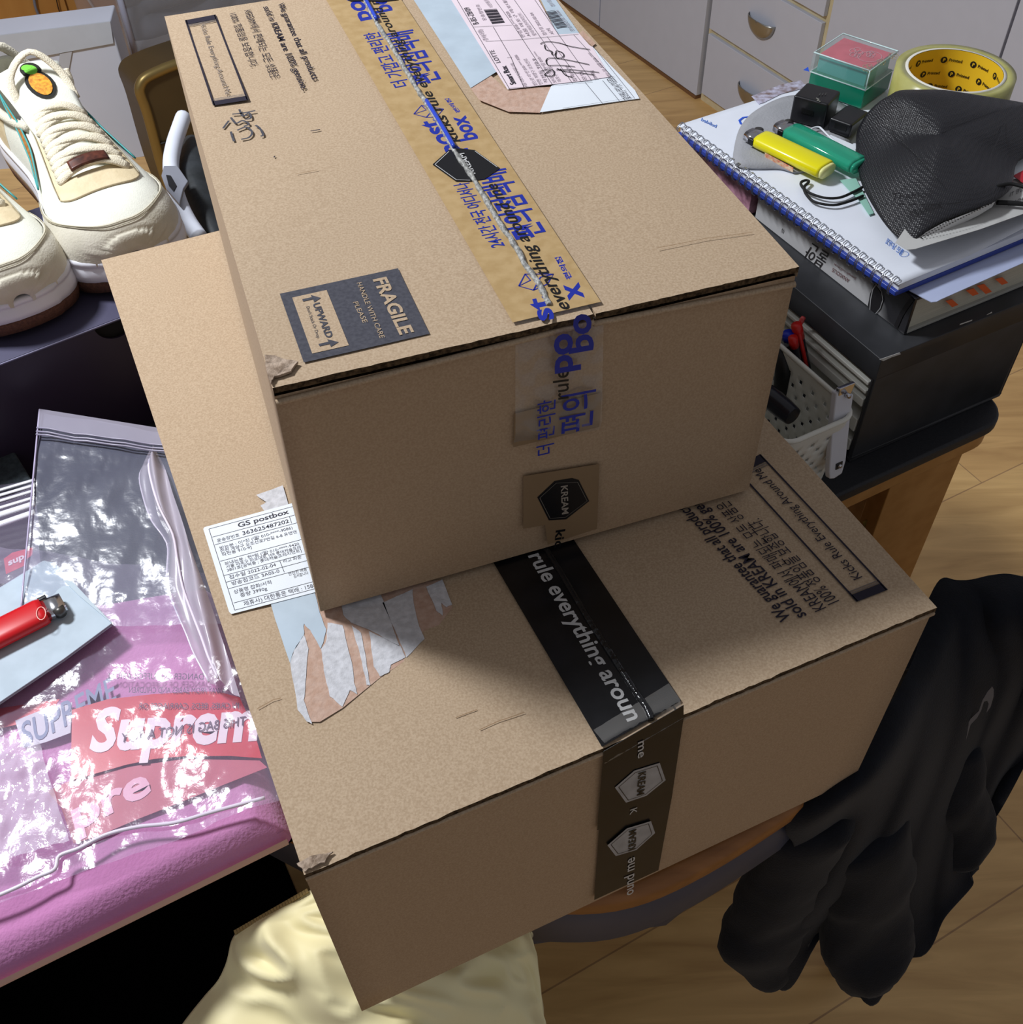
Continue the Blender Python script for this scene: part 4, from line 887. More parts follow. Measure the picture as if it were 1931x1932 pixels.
# papers under the black mask
mb = MB()
def sheet(mb, pts, z, m, th=.0003): mb.prism([P(*p_, z) for p_ in pts], (0, 0, th), m)
sheet(mb, [(1690, 458), (1712, 472), (1728, 470), (1850, 433), (1931, 404), (2010, 376), (2010, 280), (1800, 300)], ZN + .016, mat('grey_receipt_paper', C(190, 190, 188), .6), .0003)
r1 = mb.build('paper_form'); tag(r1, 'grey printed form under the right side of the black mask', 'paper')
mb = MB(); q = pl_h(ZN + .0165); text(mb, 'NO : 000', (1902, 390), (1931, 384), (1, -5), q, lk); text(mb, 'IT 영업', (1905, 372), (1931, 360), (2, -8), q, lk); text(mb, '101', (1912, 385), (1930, 378), (2, -6), q, lk); mb.build('lettering', r1)
mb = MB(); sheet(mb, [(1905, 290), (1960, 280), (1960, 330), (1912, 338)], ZN + .0185, paper); o_ = mb.build('card_slip'); tag(o_, 'white slip with a red arrow at the right edge behind the mask', 'paper')
mb = MB(); sheet(mb, [(1912, 332), (1931, 322), (1960, 325), (1960, 345), (1930, 345)], ZN + .0190, mat('red_arrow_print', C(180, 30, 45), .5)); mb.build('red_arrow', o_)
mb = MB(); pxsolid(mb, c3((800, 915), (900, 905), (1010, 1120), (980, 1130), (920, 1040), (860, 980)), pl_h(ZN + .0008), mat('pale_green_card', C(150, 200, 185), .6), .0004); tag(mb.build('card_slip'), 'pale green card corner peeping out left of the black mask', 'paper')
# black mask
bm_ = bpy.data.materials.new('black_mask_weave'); bm_.use_nodes = True; nt = bm_.node_tree; b = nt.nodes['Principled BSDF']; b.inputs['Base Color'].default_value = C(26, 26, 31); b.inputs['Roughness'].default_value = .38
tc = nt.nodes.new('ShaderNodeTexCoord'); mp = nt.nodes.new('ShaderNodeMapping'); mp.inputs['Rotation'].default_value = (0, 0, .5); nt.links.new(tc.outputs['Object'], mp.inputs[0])
ck = nt.nodes.new('ShaderNodeTexVoronoi'); ck.inputs['Scale'].default_value = 620; ck.inputs['Randomness'].default_value = .15; nt.links.new(mp.outputs[0], ck.inputs[0])
bp = nt.nodes.new('ShaderNodeBump'); bp.inputs['Strength'].default_value = .8; bp.inputs['Distance'].default_value = .0008; nt.links.new(ck.outputs['Distance'], bp.inputs['Height']); nt.links.new(bp.outputs[0], b.inputs['Normal'])
mk = [((905, 640), .012), ((930, 570), .018), ((975, 500), .026), ((1050, 430), .036), ((1110, 395), .042), ((1170, 365), .046), ((1300, 360), .050), ((1440, 362), .052), ((1600, 385), .050), ((1931, 440), .040), ((2050, 470), .035),
      ((2050, 700), .026), ((1900, 800), .024), ((1870, 900), .024), ((1862, 960), .024), ((1770, 1040), .026), ((1640, 1092), .026), ((1440, 1168), .022), ((1310, 1246), .017), ((1230, 1310), .012), ((1150, 1262), .010), ((1060, 1160), .009), ((970, 1010), .008), ((925, 900), .008), ((905, 760), .008)]
pts = [P(*c3(p_)[0], ZN + .001 + z_) for p_, z_ in mk]
po = smooth(pts, 3, True)
t = thing('face_mask', sum(pts, V()) / len(pts) * 1, 'black woven three-panel mask propped over the notebook', 'mask')
mb = MB(); N = len(po); c = sum(po, V()) / N; vs = []; fs = []; n = 24
for r in range(n + 1):
    f_ = r / n
    for p_ in po:
        q = c.lerp(p_, f_); z_ = c.z * (1 - f_) + p_.z * f_ + .016 * (1 - f_ ** 2.2)
        dn = ((q - po[0]).dot(V((.5, -.85, 0)))); fold = .0016 * math.sin(dn * 95) * (1 - f_ ** 4)
        vs.append(V((q.x, q.y, z_ + fold)))
for r in range(n):
    for k in range(N): fs.append([r * N + k, r * N + (k + 1) % N, (r + 1) * N + (k + 1) % N, (r + 1) * N + k])
mb.add(vs, fs, bm_, True); mb.build('mask_shell', t, solid=.0012, fix=True)
mb = MB()
for l in (((1060, 520), (1070, 570), (1170, 660), (1300, 790), (1400, 900)), ((1820, 560), (1760, 700), (1650, 920), (1560, 1050), (1060, 1060)), ((1100, 430), (1380, 470), (1440, 430))):
    mb.tube(smooth([P(*p_, ZN + .043 + .006 * 0) for p_ in c3(*l)], 4), .0003, bm_, n=5)
mb.build('welded_seam', t)
text(mb2 := MB(), 'Tbainox', c3((1115, 1035))[0], c3((1380, 1015))[0], (2, -12), pl_h(ZN + .0375), mat('glossy_black_emboss', C(12, 12, 14), .12), .0, bold=.01); mb2.build('embossed_lettering', t)
mb = MB(); inn = [P(*c3(p_)[0], ZN + z_) for p_, z_ in (((1262, 1300), .0135), ((1330, 1240), .018), ((1440, 1180), .022), ((1640, 1105), .026), ((1765, 1038), .026), ((1740, 1080), .021), ((1660, 1130), .019), ((1560, 1180), .016), ((1400, 1252), .013), ((1290, 1308), .011))]
mb.prism(inn, (0, 0, .0006), mat('white_mask_lining', C(205, 205, 205), .8)); li = mb.build('inner_lining', t)
mb = MB()
for k in range(26):
    for r_ in (0, 1):
        f_ = (k + .5 * r_) / 26; x0, y0 = 1300 + (1740 - 1300) * f_, (1285 if r_ else 1272) - 226 * f_ ** .92 - (0 if r_ else 8) * math.sin(f_ * 3.1)
        zz = ZN + .0145 + .0095 * math.sin(min(1, f_ * 1.2) * 1.57); q = P(*c3((x0, y0))[0], zz + .0022); mb.box(q, V((.0011, .0005, 0)), V((-.0003, .0006, 0)), (0, 0, .0003), bki)
mb.build('edge_stitching', li)
loopm = mat('black_elastic', C(14, 14, 15), .7)
for l, zz, r_ in ((((945, 955), (890, 985), (800, 1022), (700, 1022), (600, 985), (560, 935), (590, 915), (610, 925), (580, 960), (600, 1010), (650, 1050), (760, 1068), (860, 1045), (945, 1010)), .003, .0012), (((1735, 965), (1800, 945), (1860, 938), (1931, 955), (2000, 980)), .030, .0016), (((1770, 1052), (1850, 1055), (1931, 1062), (2000, 1070)), .0205, .0022)):
    mb = MB(); mb.tube(smooth([P(*p_, ZN + zz) for p_ in c3(*l)], 5), r_, loopm, n=6); mb.build('ear_loop', t)

# ---- basket beside the file case
ba, bb_ = P(1566, 905, ZD), P(1612, 735, ZD + .075)
bk0 = P(1563, 912, ZD); 
t = thing('pen_basket', bk0, 'white perforated plastic basket of pens between the black case and the big carton', 'basket')
bax, bay = -VX * 1, UX       # basket: long side along the desk depth
L0, Wd, Hb = .175, .066, .088
corner = P(1556, 918, ZD + .0005)                    # near right bottom corner
def bpt(s_, w_, z_): # s along depth away from camera, w to the left, flare with height
    fl_ = 1 + .10 * (z_ / Hb)
    return corner + VX * (L0 / 2 + (s_ - .5) * L0 * fl_) - UX * (Wd / 2 - (.5 - w_) * Wd * fl_ ) + UX * 0 + V((0, 0, z_))
def ringp(s_): # rounded rectangle parameter 0..1
    r_ = .14; pts = []
    for (cx, cy, a0) in ((1 - r_ * .4, r_, 0), (1 - r_ * .4, 1 - r_, 90), (r_ * .4, 1 - r_, 180), (r_ * .4, r_, 270)): pass
    return pts
rc_ = []
for cx, cy, a0 in ((.92, .80, 0), (.08, .80, 90), (.08, .20, 180), (.92, .20, 270)):
    for k in range(6): an = math.radians(a0 + 90 * k / 5); rc_.append((cx + .08 * math.cos(an), cy + .20 * math.sin(an)))
ringpts = []
for i in range(len(rc_)):
    p0_, p1_ = rc_[i], rc_[(i + 1) % len(rc_)]; d_ = math.hypot((p1_[0] - p0_[0]) * L0, (p1_[1] - p0_[1]) * Wd); k_ = max(1, int(d_ / .0035))
    for j in range(k_): f_ = j / k_; ringpts.append((p0_[0] + (p1_[0] - p0_[0]) * f_, p0_[1] + (p1_[1] - p0_[1]) * f_))
NB = len(ringpts); NV = 20; mb = MB()
vs = [bpt(s_, w_, Hb * j / NV) for j in range(NV + 1) for s_, w_ in ringpts]; fs = []
for j in range(NV):
    for k in range(NB):
        hole = (1 < j < NV - 2) and j % 2 == 0 and (k + (j // 2) % 2 * 2) % 4 == 0
        if not hole: fs.append([j * NB + k, j * NB + (k + 1) % NB, (j + 1) * NB + (k + 1) % NB, (j + 1) * NB + k])
mb.add(vs, fs, whitep, True); mb.add([bpt(s_, w_, .001) for s_, w_ in ringpts], [list(range(NB))], whitep); mb.build('basket_body', t, solid=.0012)
mb = MB(); mb.tube([bpt(s_, w_, Hb) for s_, w_ in ringpts], .0021, whitep, n=8, closed=True); mb.build('rim', t)
def stick(name, pa, za, pb, zb, r_, m, label, cat, extra=None):
    a_, b_ = P(*pa, za), P(*pb, zb); t = thing(name, b_, label, cat); mb = MB(); mb.tube([a_, a_.lerp(b_, .05), a_.lerp(b_, .9), b_], [r_ * .8, r_, r_, r_ * .6], m, n=12); mb.build('barrel', t)
    if extra:
        for nm, f0, f1, rr_, mm, off in extra: mb = MB(); o_ = V(off); mb.tube([a_.lerp(b_, f0) + o_, a_.lerp(b_, f1) + o_], rr_, mm, n=10); mb.build(nm, t)
redm = mat('red_plastic', C(205, 34, 30), .3); blum = mat('blue_plastic', C(30, 50, 190), .25); blkm = mat('dark_pen_barrel', C(36, 36, 44), .3); clearp = mat('clear_pen_plastic', C(215, 220, 228), .15, trans=.4)
stick('pen', (1504, 616), ZD + .100, (1536, 760), ZD + .012, .0042, blkm, 'dark pen with red clip and top leaning in the basket', 'pen', [('red_top', -.02, .14, .0046, redm, (0, 0, 0)), ('clip', .10, .60, .0018, redm, (-.001, -.004, .004))])
stick('pen', (1497, 640), ZD + .095, (1519, 765), ZD + .012, .0036, blkm, 'slimmer dark pen left of the red-clipped pen', 'pen', [('red_top', -.02, .10, .004, redm, (0, 0, 0))])
stick('pen', (1517, 598), ZD + .101, (1494, 640), ZD + .080, .0022, mat('clear_red_cap', C(220, 90, 90), .15, trans=.4), 'small clear pen cap with red tip above the pens', 'pen cap')
stick('pen', (1488, 632), ZD + .092, (1490, 700), ZD + .050, .0045, clearp, 'clear pen with a blue cap against the smaller carton', 'pen', [('blue_cap', -.05, .12, .005, blum, (0, 0, 0))])
mb = MB(); mb.tube([P(1478, 655, ZD + .085), P(1482, 700, ZD + .07), P(1478, 735, ZD + .05), P(1468, 765, ZD + .03)], [.006, .0085, .0085, .006], mat('black_rubber_grip', C(12, 12, 14), .45), n=14); tag(mb.build('black_tool_grip'), 'thick black tool grip standing in the basket', 'tool')
mb = MB(); mb.tube([P(1430, 735, ZD + .070), P(1452, 748, ZD + .077), P(1480, 772, ZD + .079), P(1497, 786, ZD + .079)], [.009, .0092, .0088, .0078], mat('navy_black_gloss', C(18, 18, 30), .22), n=18); tag(mb.build('scissor_handle', bevel=.001), 'dark glossy round-ended handle lying over the basket rim', 'tool')
# nail clipper hooked on the basket
zq0, zq1 = ZD + .020, ZD + .094
Ta, Tb = P(1586, 728, zq1 + .016), P(1569, 893, zq0 + .016)
ax = (Ta - Tb).normalized(); side = UX.cross(V((0, 0, 1)).cross(UX)) ; side = UX.copy(); nrm = side.cross(ax).normalized()
if nrm.dot(CAM - Ta) < 0: nrm = -nrm
t = thing('nail_clipper', Tb, 'white-sleeved nail clipper hooked upright on the corner of the basket', 'nail clipper')
wv_ = mat('white_clipper_plastic', C(205, 206, 214), .4); Lc = (Ta - Tb).length; hw = .0088
def cq(s_, f_, d_): return Tb + ax * (Lc * f_) + side * s_ + nrm * d_
mb = MB(); mb.prism([cq(-hw * .75, 0, 0), cq(-hw * .2, -.02, 0), cq(hw * .7, .0, 0), cq(hw * .98, .14, 0), cq(hw * .95, .6, 0), cq(hw * 1.02, .9, 0), cq(hw * .3, .9, 0), cq(hw * .3, .99, 0), cq(-hw * 1.0, .99, 0), cq(-hw * 1.05, .6, 0), cq(-hw * .9, .1, 0)], nrm * .006, wv_); mb.build('sleeve', t, bevel=.0012)
mb = MB(); mb.prism([cq(-hw * .7, .9, .001), cq(hw * .8, .9, .001), cq(hw * .9, 1.04, .004), cq(-hw * .9, 1.04, .004)], nrm * .004, chrome); mb.build('blade', t, bevel=.0006)
mb = MB(); mb.tube([cq(.001, .93, .006), cq(.001, .93, .010)], .0021, chrome); mb.build('rivet', t)
mb = MB(); mb.prism([cq(-.002, .09, .0061), cq(.0045, .09, .0061), cq(.0045, .16, .0061), cq(-.002, .16, .0061)], nrm * .0006, mat('dark_steel', C(70, 70, 70), .3, metal=1)); mb.tube([cq(.0012, .125, .006), cq(.0012, .125, .0085)], .0016, chrome); mb.build('lower_rivet', t)

# ================================================================== LEFT SIDE
# dark purple shoe box
ZS = .858
a, b = P(0, 685, ZS), P(235, 595, ZS); ed = (b - a).normalized(); bk_ = V((-ed.y, ed.x, 0))
nr = b + ed * .062; NW = .30; nl_ = nr - ed * NW; D_ = .205
purp = mat('purple_black_card', C(38, 30, 48), .42, vcol=C(44, 35, 54), vscale=9); purt = mat('purple_grey_lid', C(62, 60, 84), .5, vcol=C(68, 66, 90), vscale=12)
t = thing('shoe_box', nl_ + ed * NW / 2 + bk_ * .1 - V((0, 0, ZS - ZD)), 'dark purple shoe box carrying the pair of cream sneakers', 'shoe box')
mb = MB(); o = V((nl_.x, nl_.y, ZD + .0005)) + bk_ * .0015
notch = P(205, 628, ZS - .008); nx = (notch - nl_).dot(ed) + .008
H_ = ZS - ZD - .0035
N = 14; R_ = .017
front = [o, o + ed * NW, o + ed * NW + V((0, 0, H_))] + [o + ed * (nx + R_ * math.cos(k * math.pi / N)) + V((0, 0, H_ - R_ * .95 * math.sin(k * math.pi / N))) for k in range(N + 1)] + [o + V((0, 0, H_))]
mb.prism(front, bk_ * .002, purp); mb.box(o + bk_ * .0021, ed * .002, bk_ * (D_ - .004), (0, 0, H_), purp); mb.box(o + bk_ * .0021 + ed * (NW - .002), ed * .002, bk_ * (D_ - .004), (0, 0, H_), purp); mb.box(o + bk_ * (D_ - .0018), ed * NW, bk_ * .002, (0, 0, H_), purp)
mb.build('box_body', t)
mb = MB(); mb.box(o + bk_ * .004 + ed * .003 + V((0, 0, .001)), ed * (NW - .006), bk_ * .001, (0, 0, H_ - .002), mat('notch_shade_black', C(8, 7, 10), .9)); mb.build('notch_shade_sheet', t)  # black sheet added behind the notch, paints the dark inside of the box
mb = MB(); mb.box(nl_ - V((0, 0, .003)), ed * NW, bk_ * D_, (0, 0, .003), purt); mb.build('lid', t, bevel=.0006)
mb = MB(); mb.tube([nl_ - V((0, 0, .0010)) - bk_ * .0003, nr - V((0, 0, .0010)) - bk_ * .0003], .0006, mat('pale_card_edge', C(140, 140, 170), .6), n=5); mb.build('lid_edge', t)

# ---- sneakers
SL = .292
xs = [0, .01, .03, .08, .15, .25, .38, .5, .62, .72, .80, .87, .93, .97, .99, 1.0]
wr = [.006, .017, .026, .0335, .036, .036, .0355, .038, .0455, .0515, .0535, .052, .045, .033, .022, .006]
hh_ = [.050, .060, .066, .068, .066, .062, .064, .060, .051, .043, .039, .037, .032, .025, .018, .006]
def itp(T_, x):
    x = max(0, min(1, x))
    for i in range(len(xs) - 1):
        if x <= xs[i + 1]:
            f_ = (x - xs[i]) / (xs[i + 1] - xs[i]); 
            return T_[i] + (T_[i + 1] - T_[i]) * f_
    return T_[-1]
def sm(T_, x, w=.02): return (itp(T_, x - w) + 2 * itp(T_, x) + itp(T_, x + w)) / 4 if w < x < 1 - w else itp(T_, x)
SZ = .030
def S(x, th_, off=0):          # point on the upper; x 0 heel..1 toe, th_ -90..90 degrees across
    w = sm(wr, x) - .0025 + off; h_ = sm(hh_, x) + off; a_ = math.radians(th_)
    n_ = 2.35; c_, s_ = math.cos(a_), math.sin(a_)
    bend = .006 * math.sin(x * math.pi)            # gentle inward curve of the last
    return V((x * SL + (off if x > .9 else 0) * (x - .9) * 8, w * math.copysign(abs(s_) ** (2 / n_), s_) + bend, SZ + h_ * abs(c_) ** (2 / n_)))
canv = mat('off_white_canvas', C(226, 226, 214), .7, bump=.15, bscale=900, var=.02, vscale=200)
sued = mat('grey_cream_suede', C(196, 190, 172), .85, bump=.2, bscale=600, vcol=C(206, 200, 184), vscale=60, sheen=.3)
crm_ = mat('cream_leather', C(206, 188, 152), .6, bump=.2, bscale=300, vcol=C(214, 198, 164), vscale=80)
wmid = mat('white_midsole_rubber', C(214, 214, 222), .45); gum = mat('brown_cork_outsole', C(74, 46, 36), .8, vcol=C(96, 62, 48), vscale=500, bump=.4, bscale=500)
lacem = mat('cream_lace', C(232, 222, 198), .8, bump=.5, bscale=900); linen = mat('woven_collar_lining', C(206, 200, 182), .9, bump=.6, bscale=700)
cork = mat('cork_swoosh', C(188, 128, 62), .7, vcol=C(150, 92, 40), vscale=400, bump=.3, bscale=400); teal = mat('teal_piping', C(60, 150, 150), .5); woodb = mat('brown_lace_badge', C(96, 50, 36), .35, vcol=C(60, 30, 22), vscale=150)
def bnd(th_):                  # how far back the toe mudguard reaches at each angle
    k = min(1, abs(th_) / 80); return .950 - .34 * k ** 2.8
def sneaker(origin, ang, label, mirror=1, loose=False):
    t = thing('sneaker', origin, label, 'sneaker', rz=ang)
    Y = lambda p: V((p.x, p.y * mirror, p.z))
    def panel(name, x0f, x1f, t0, t1, off, m, par=t, nx=20, ny=20, solid=0):
        mb = MB()
        def fn(i, j):
            th_ = t0 + (t1 - t0) * j; xa, xb = (x0f(th_) if callable(x0f) else x0f), (x1f(th_) if callable(x1f) else x1f)
            return Y(S(xa + (xb - xa) * i, th_, off))
        mb.grid(fn, nx, ny, m); return mb.build(name, par, local=True, solid=solid)
    # sole
    def outline(off, z, zt=0):
        pts = []
        q = [k / 40 for k in range(41)]; q = [.5 - .5 * math.cos(math.pi * x) for x in q]
        for s_ in (1, -1):
            for x in (q if s_ == 1 else q[::-1]):
                w = sm(wr, x) + off; spring = .006 * max(0, (x - .75) / .25) ** 2
                pts.append(Y(V((x * SL + off * (2 * x - 1), s_ * w + .006 * math.sin(x * math.pi), z + spring * zt))))
        return pts
    def shell(name, secs, m):
        mb = MB(); n = len(secs[0]); vs = [p_ for s_ in secs for p_ in s_]
        fs = [[i * n + k, i * n + (k + 1) % n, (i + 1) * n + (k + 1) % n, (i + 1) * n + k] for i in range(len(secs) - 1) for k in range(n)] + [list(range(n))[::-1], [(len(secs) - 1) * n + k for k in range(n)]]
        mb.add(vs, fs, m, True); return mb.build(name, t, local=True, fix=True)
    shell('outsole', [outline(-.004, 0, 1), outline(.0005, .001, 1), outline(.002, .010, .8), outline(.0016, .0135, .8)], gum)
    shell('midsole', [outline(.0022, .0136, .8), outline(.0024, .020, .5), outline(.0015, .027, .3), outline(.0005, .0292, .2), outline(.0016, .0296, .2), outline(.0014, .0336, .2), outline(-.001, .0348, .2), outline(-.006, .0345, .2)], wmid)
    # upper with the foot opening
    mb = MB()
    def skip(i, j): x = i; th_ = -90 + 180 * j; return (x < .74 and abs(th_) < 22 and x > .34) or (x <= .42 and abs(th_) < 54 and x > .03) or x > bnd(th_) + .022
    mb.grid(lambda i, j: Y(S(i, -90 + 180 * j)), 64, 60, canv, skip=skip); mb.build('upper', t, local=True, solid=.0022)
    # padded collar and heel
    mb = MB(); pts = []
    for k in range(25):
        f_ = k / 24; th_ = -54 + 108 * f_ if False else 0
    col_ = [S(.44, -38, .001), S(.34, -50, .001), S(.20, -57, .002), S(.10, -57, .003), S(.035, -48, .004), S(.015, 0, .006) + V((0, 0, .006)), S(.035, 48, .004), S(.10, 57, .003), S(.20, 57, .002), S(.34, 50, .001), S(.44, 38, .001)]
    mb.tube([Y(p_) for p_ in smooth(col_, 5)], .0042, linen, n=10); mb.build('collar', t, local=True)
    mb = MB(); mb.grid(lambda i, j: Y(V((SL * (.06 + .34 * i), (.026) * (2 * j - 1) + .004, .040))), 4, 4, mat('shadowy_insole', C(150, 146, 132), .8)); mb.build('insole', t, local=True)
    panel('mudguard', lambda th_: bnd(th_), .999, -88, 88, .0024, sued, nx=14, ny=60, solid=.001)
    mb = MB()
    for d_ in (.006, .014): mb.tube([Y(S(bnd(th_) + d_, th_, .0036)) for th_ in range(-84, 85, 4)], .00045, mat('stitch_thread', C(168, 160, 138), .8), n=4)
    mb.build('stitching', t, local=True)
    # toe box panel rim
    for s_ in (1, -1):
        panel('eyestay', .42, lambda th_: .78 - .0 * abs(th_), s_ * 19, s_ * 38, .0016, crm_, solid=.0014)
        mb = MB()
        mb.tube([Y(S(.42 + .36 * k / 30, s_ * 36.5, .0036)) for k in range(31)], .00045, mat('stitch_thread', C(168, 160, 138), .8), n=4); mb.build('stitching', t, local=True)
    panel('lace_base', .735, lambda th_: .825 - .045 * (abs(th_) / 38) ** 4, -38, 38, .0020, crm_, solid=.0014)
    # side swoosh, each side
    for s_ in (1, -1):
        mb = MB(); top = []; bot = []
        for k in range(21):
            f_ = k / 20; x = .64 - .44 * f_; cth = 62 - 24 * f_ ** 1.4; wd = 15 * math.sin(min(1, f_ * 2.2 + .04) * math.pi / 2) * (1 - f_) ** .8 + .3
            top.append((x, cth - wd * .5)); bot.append((x, cth + wd * .5))
        def fn(i, j):
            k = min(19, int(i * 20)); g_ = i * 20 - k; L_ = lambda T_: (T_[k][0] + (T_[k + 1][0] - T_[k][0]) * g_, T_[k][1] + (T_[k + 1][1] - T_[k][1]) * g_)
            a_, b_ = L_(top), L_(bot); return Y(S(a_[0], s_ * (a_[1] + (b_[1] - a_[1]) * j), .0034))
        mb.grid(fn, 40, 6, cork); sw = mb.build('side_stripe', t, local=True)
        mb = MB(); ring = top + bot[::-1]; mb.tube([Y(S(x, s_ * th_, .0036)) for x, th_ in ring], .0008, teal, n=5, closed=True); mb.build('teal_piping', sw, local=True)
        panel('side_panel', .36, lambda th_: .62, s_ * 40, s_ * 86, .0007, canv)
        panel('heel_counter', .03, .22, s_ * 60, s_ * 88, .0012, crm_)
    # tongue
    def tng(i, j):
        y = (2 * j - 1); x = .75 - .50 * i; w = .018 + .011 * i; hz = SZ + sm(hh_, max(x, .3)) - .004 + .034 * max(0, i - .35) ** 1.1
        return Y(V((x * SL, y * w + .005, hz - .006 * y * y)))
    mb = MB(); mb.grid(tng, 24, 12, canv); tg = mb.build('tongue', t, local=True, solid=.004)
    # pineapple patch, plain (no face)
    mb = MB(); yw = mat('patch_yellow', C(226, 164, 48), .7, vcol=C(180, 110, 30), vscale=300); gr = mat('patch_green', C(110, 190, 60), .7); bo_ = mat('patch_black_border', C(22, 20, 16), .8)
    def tp(u_, v_, d_): p_ = tng(.84 + u_ * 1.25, .5 + v_ * 1.3); return p_ + V((.4, 0, 1)).normalized() * (.0030 + d_)
    def disc(cu, cv, ru, rv, m, d_, n=20): mb.add([tp(cu, cv, d_)] + [tp(cu + ru * math.cos(k * 2 * math.pi / n), cv + rv * math.sin(k * 2 * math.pi / n), d_) for k in range(n)], [[0, 1 + k, 1 + (k + 1) % n] for k in range(n)], m)
    disc(-.05, .04, .105, .17, bo_, 0); disc(.065, .10 * -1 + .13, .055, .12, bo_, .0001); disc(-.05, .04, .085, .125, yw, .0004); disc(.062, .03, .036, .075, gr, .0005); disc(.085, .0, .02, .06, gr, .0006)
    mb.build('fruit_patch', tg, local=True)
    # laces
    for k in range(6):
        x = .725 - .050 * k
        for s_ in (1, -1):
            mb = MB(); pts = []
            for q in range(13):
                f_ = q / 12; th_ = s_ * (-30 + 60 * f_); xx = x + (.030 if s_ == 1 else .004) * (f_ - .5) * 2 * .9
                pts.append(Y(S(min(.76, xx), th_, .0030 + (.0038 + (.0016 if s_ == 1 else 0)) * math.sin(f_ * math.pi))))
            mb.tube(pts, .0042, lacem, n=10, flat=.38, up=(.35, 0, 1)); mb.build('lace', t, local=True)
    mb = MB(); pts = [S(.41, -30, .006), S(.33, -16, .022), S(.29, 4, .032), S(.34, 22, .020), S(.415, 32, .008)]
    mb.tube([Y(p_) for p_ in smooth(pts, 5)], .0036, lacem, n=10, flat=.4, up=(.3, 0, 1)); mb.build('lace', t, local=True)
    mb = MB(); pts = [S(.30, 34, .010), S(.27, 44, .012), S(.235, 40, .018)]; mb.tube([Y(p_) for p_ in smooth(pts, 5)], .0034, lacem, n=10); mb.build('lace', t, local=True)
    mb = MB()
    mb.grid(lambda i, j: Y(S(.705 + .036 * j, -13 + 26 * i, .0088 + .0012 * math.sin(i * math.pi))), 12, 6, woodb); mb.build('lace_badge', t, local=True, solid=.002)
    return t
angS = math.atan2(-bk_.y, -bk_.x)
def place(toe, z): d_ = V((math.cos(angS), math.sin(angS), 0)); return V((toe.x, toe.y, z)) - d_ * SL
toeR = P(262, 530, ZS + .012) ; toeL = P(62, 618, ZS + .006)
sneaker(place(P(268, 522, ZS + .014), ZS + .0006), angS, 'right-hand cream sneaker with fruit patch and brown lace badge on the shoe box', mirror=1)
sneaker(place(P(62, 612, ZS + .010), ZS + .0006), angS, 'left cream sneaker cut by the frame edge, its brown sole facing out', mirror=-1)

# white-rimmed black sandal-like bag behind the cartons
zb0 = ZD + .055
c9 = Z(2.76, 0, 0)
t = thing('buckled_bag', P(365, 400, ZD), 'black bag with white strap and dark buckle between the shoe box and the cartons', 'bag')
def ph(pt, h_): return P(pt[0], pt[1], ZD + h_)
blkf = mat('black_nylon', C(24, 28, 30), .6, bump=.5, bscale=60, vcol=C(40, 44, 48), vscale=40)
mb = MB(); out_ = [ph(p_, .05) for p_ in c9((930, 760), (1000, 700), (1120, 800), (1180, 1150), (1150, 1280), (1060, 1230), (960, 1110), (900, 1000), (870, 880))]
dome(mb, smooth(out_, 3, True), 0, .02, blkf, n=8, th=.048); mb.build('bag_body', t, fix=True)
wst = mat('white_padded_strap', C(208, 212, 224), .5)
mb = MB(); mb.tube(smooth([ph(p_, .078) for p_ in c9((955, 610), (930, 680), (905, 760), (890, 860), (905, 960), (935, 1060), (985, 1160), (1040, 1240))], 6), [.0085] * 43, wst, n=12); mb.build('strap', t)
mb = MB(); q = [ph(p_, .090) for p_ in c9((858, 880), (930, 880), (985, 960), (960, 1000), (940, 1080), (870, 1000), (845, 930))]; mb.prism(q, (0, 0, .004), mat('grey_buckle_plate', C(120, 122, 132), .45)); bp_ = mb.build('buckle', t, bevel=.001)
mb = MB(); q = [ph(p_, .0942) for p_ in c9((866, 915), (890, 918), (920, 970), (905, 1000), (880, 970))]; mb.prism(q, (0, 0, .001), blackp); mb.build('buckle_slot', bp_)

# ---- pink shirt in plastic
zp = .768
pink = mat('pink_cotton', C(188, 122, 172), .9, vcol=C(204, 138, 188), vscale=14, bump=.35, bscale=420, sheen=.35)
# borders (real positions)
E0, E1 = P(0, 1833, zp - .008), P(530, 1573, zp - .008); ef = (E1 - E0).normalized(); eb = V((-ef.y, ef.x, 0))
BL2 = P(572, 1645, Z2); G2 = P(198, 489, Z2)
kx = (V((BL2.x, BL2.y, 0)) - V((E0.x, E0.y, 0))); 
# right edge follows the big carton's left wall, 4 mm clear
def wall_pt(s_): q = BL2.lerp(G2, s_); lf = V((-(G2 - BL2).normalized().y, (G2 - BL2).normalized().x, 0)); return V((q.x, q.y, 0)) + lf * .004
def shirt(i, j, top=True):
    wp = wall_pt(.24 + .52 * j); le = V((E0.x, E0.y, 0)) - ef * .20 + eb * (.40 * j)
    fr = wp if True else None
    base0 = V((E1.x, E1.y, 0)) if False else None
    q = le.lerp(wp, i)
    e_ = min(i, 1 - i) ; edge = min(j * .40, (1 - j) * .40, (1 - i) * .5)
    hgt = .022 * min(1, max(0, edge) / .018) ** .5
    z_ = ZD + .0035 + (hgt if top else 0) + (.0022 * noise.noise(V((q.x * 14, q.y * 9, 5))) + .0011 * noise.noise(V((q.x * 40, q.y * 26, 7)))) * (1 if top else 0) * min(1, edge / .03)
    return V((q.x, q.y, z_))
s0 = ((V((E1.x, E1.y, 0)) - V((BL2.x, BL2.y, 0))).length) / (G2 - BL2).length
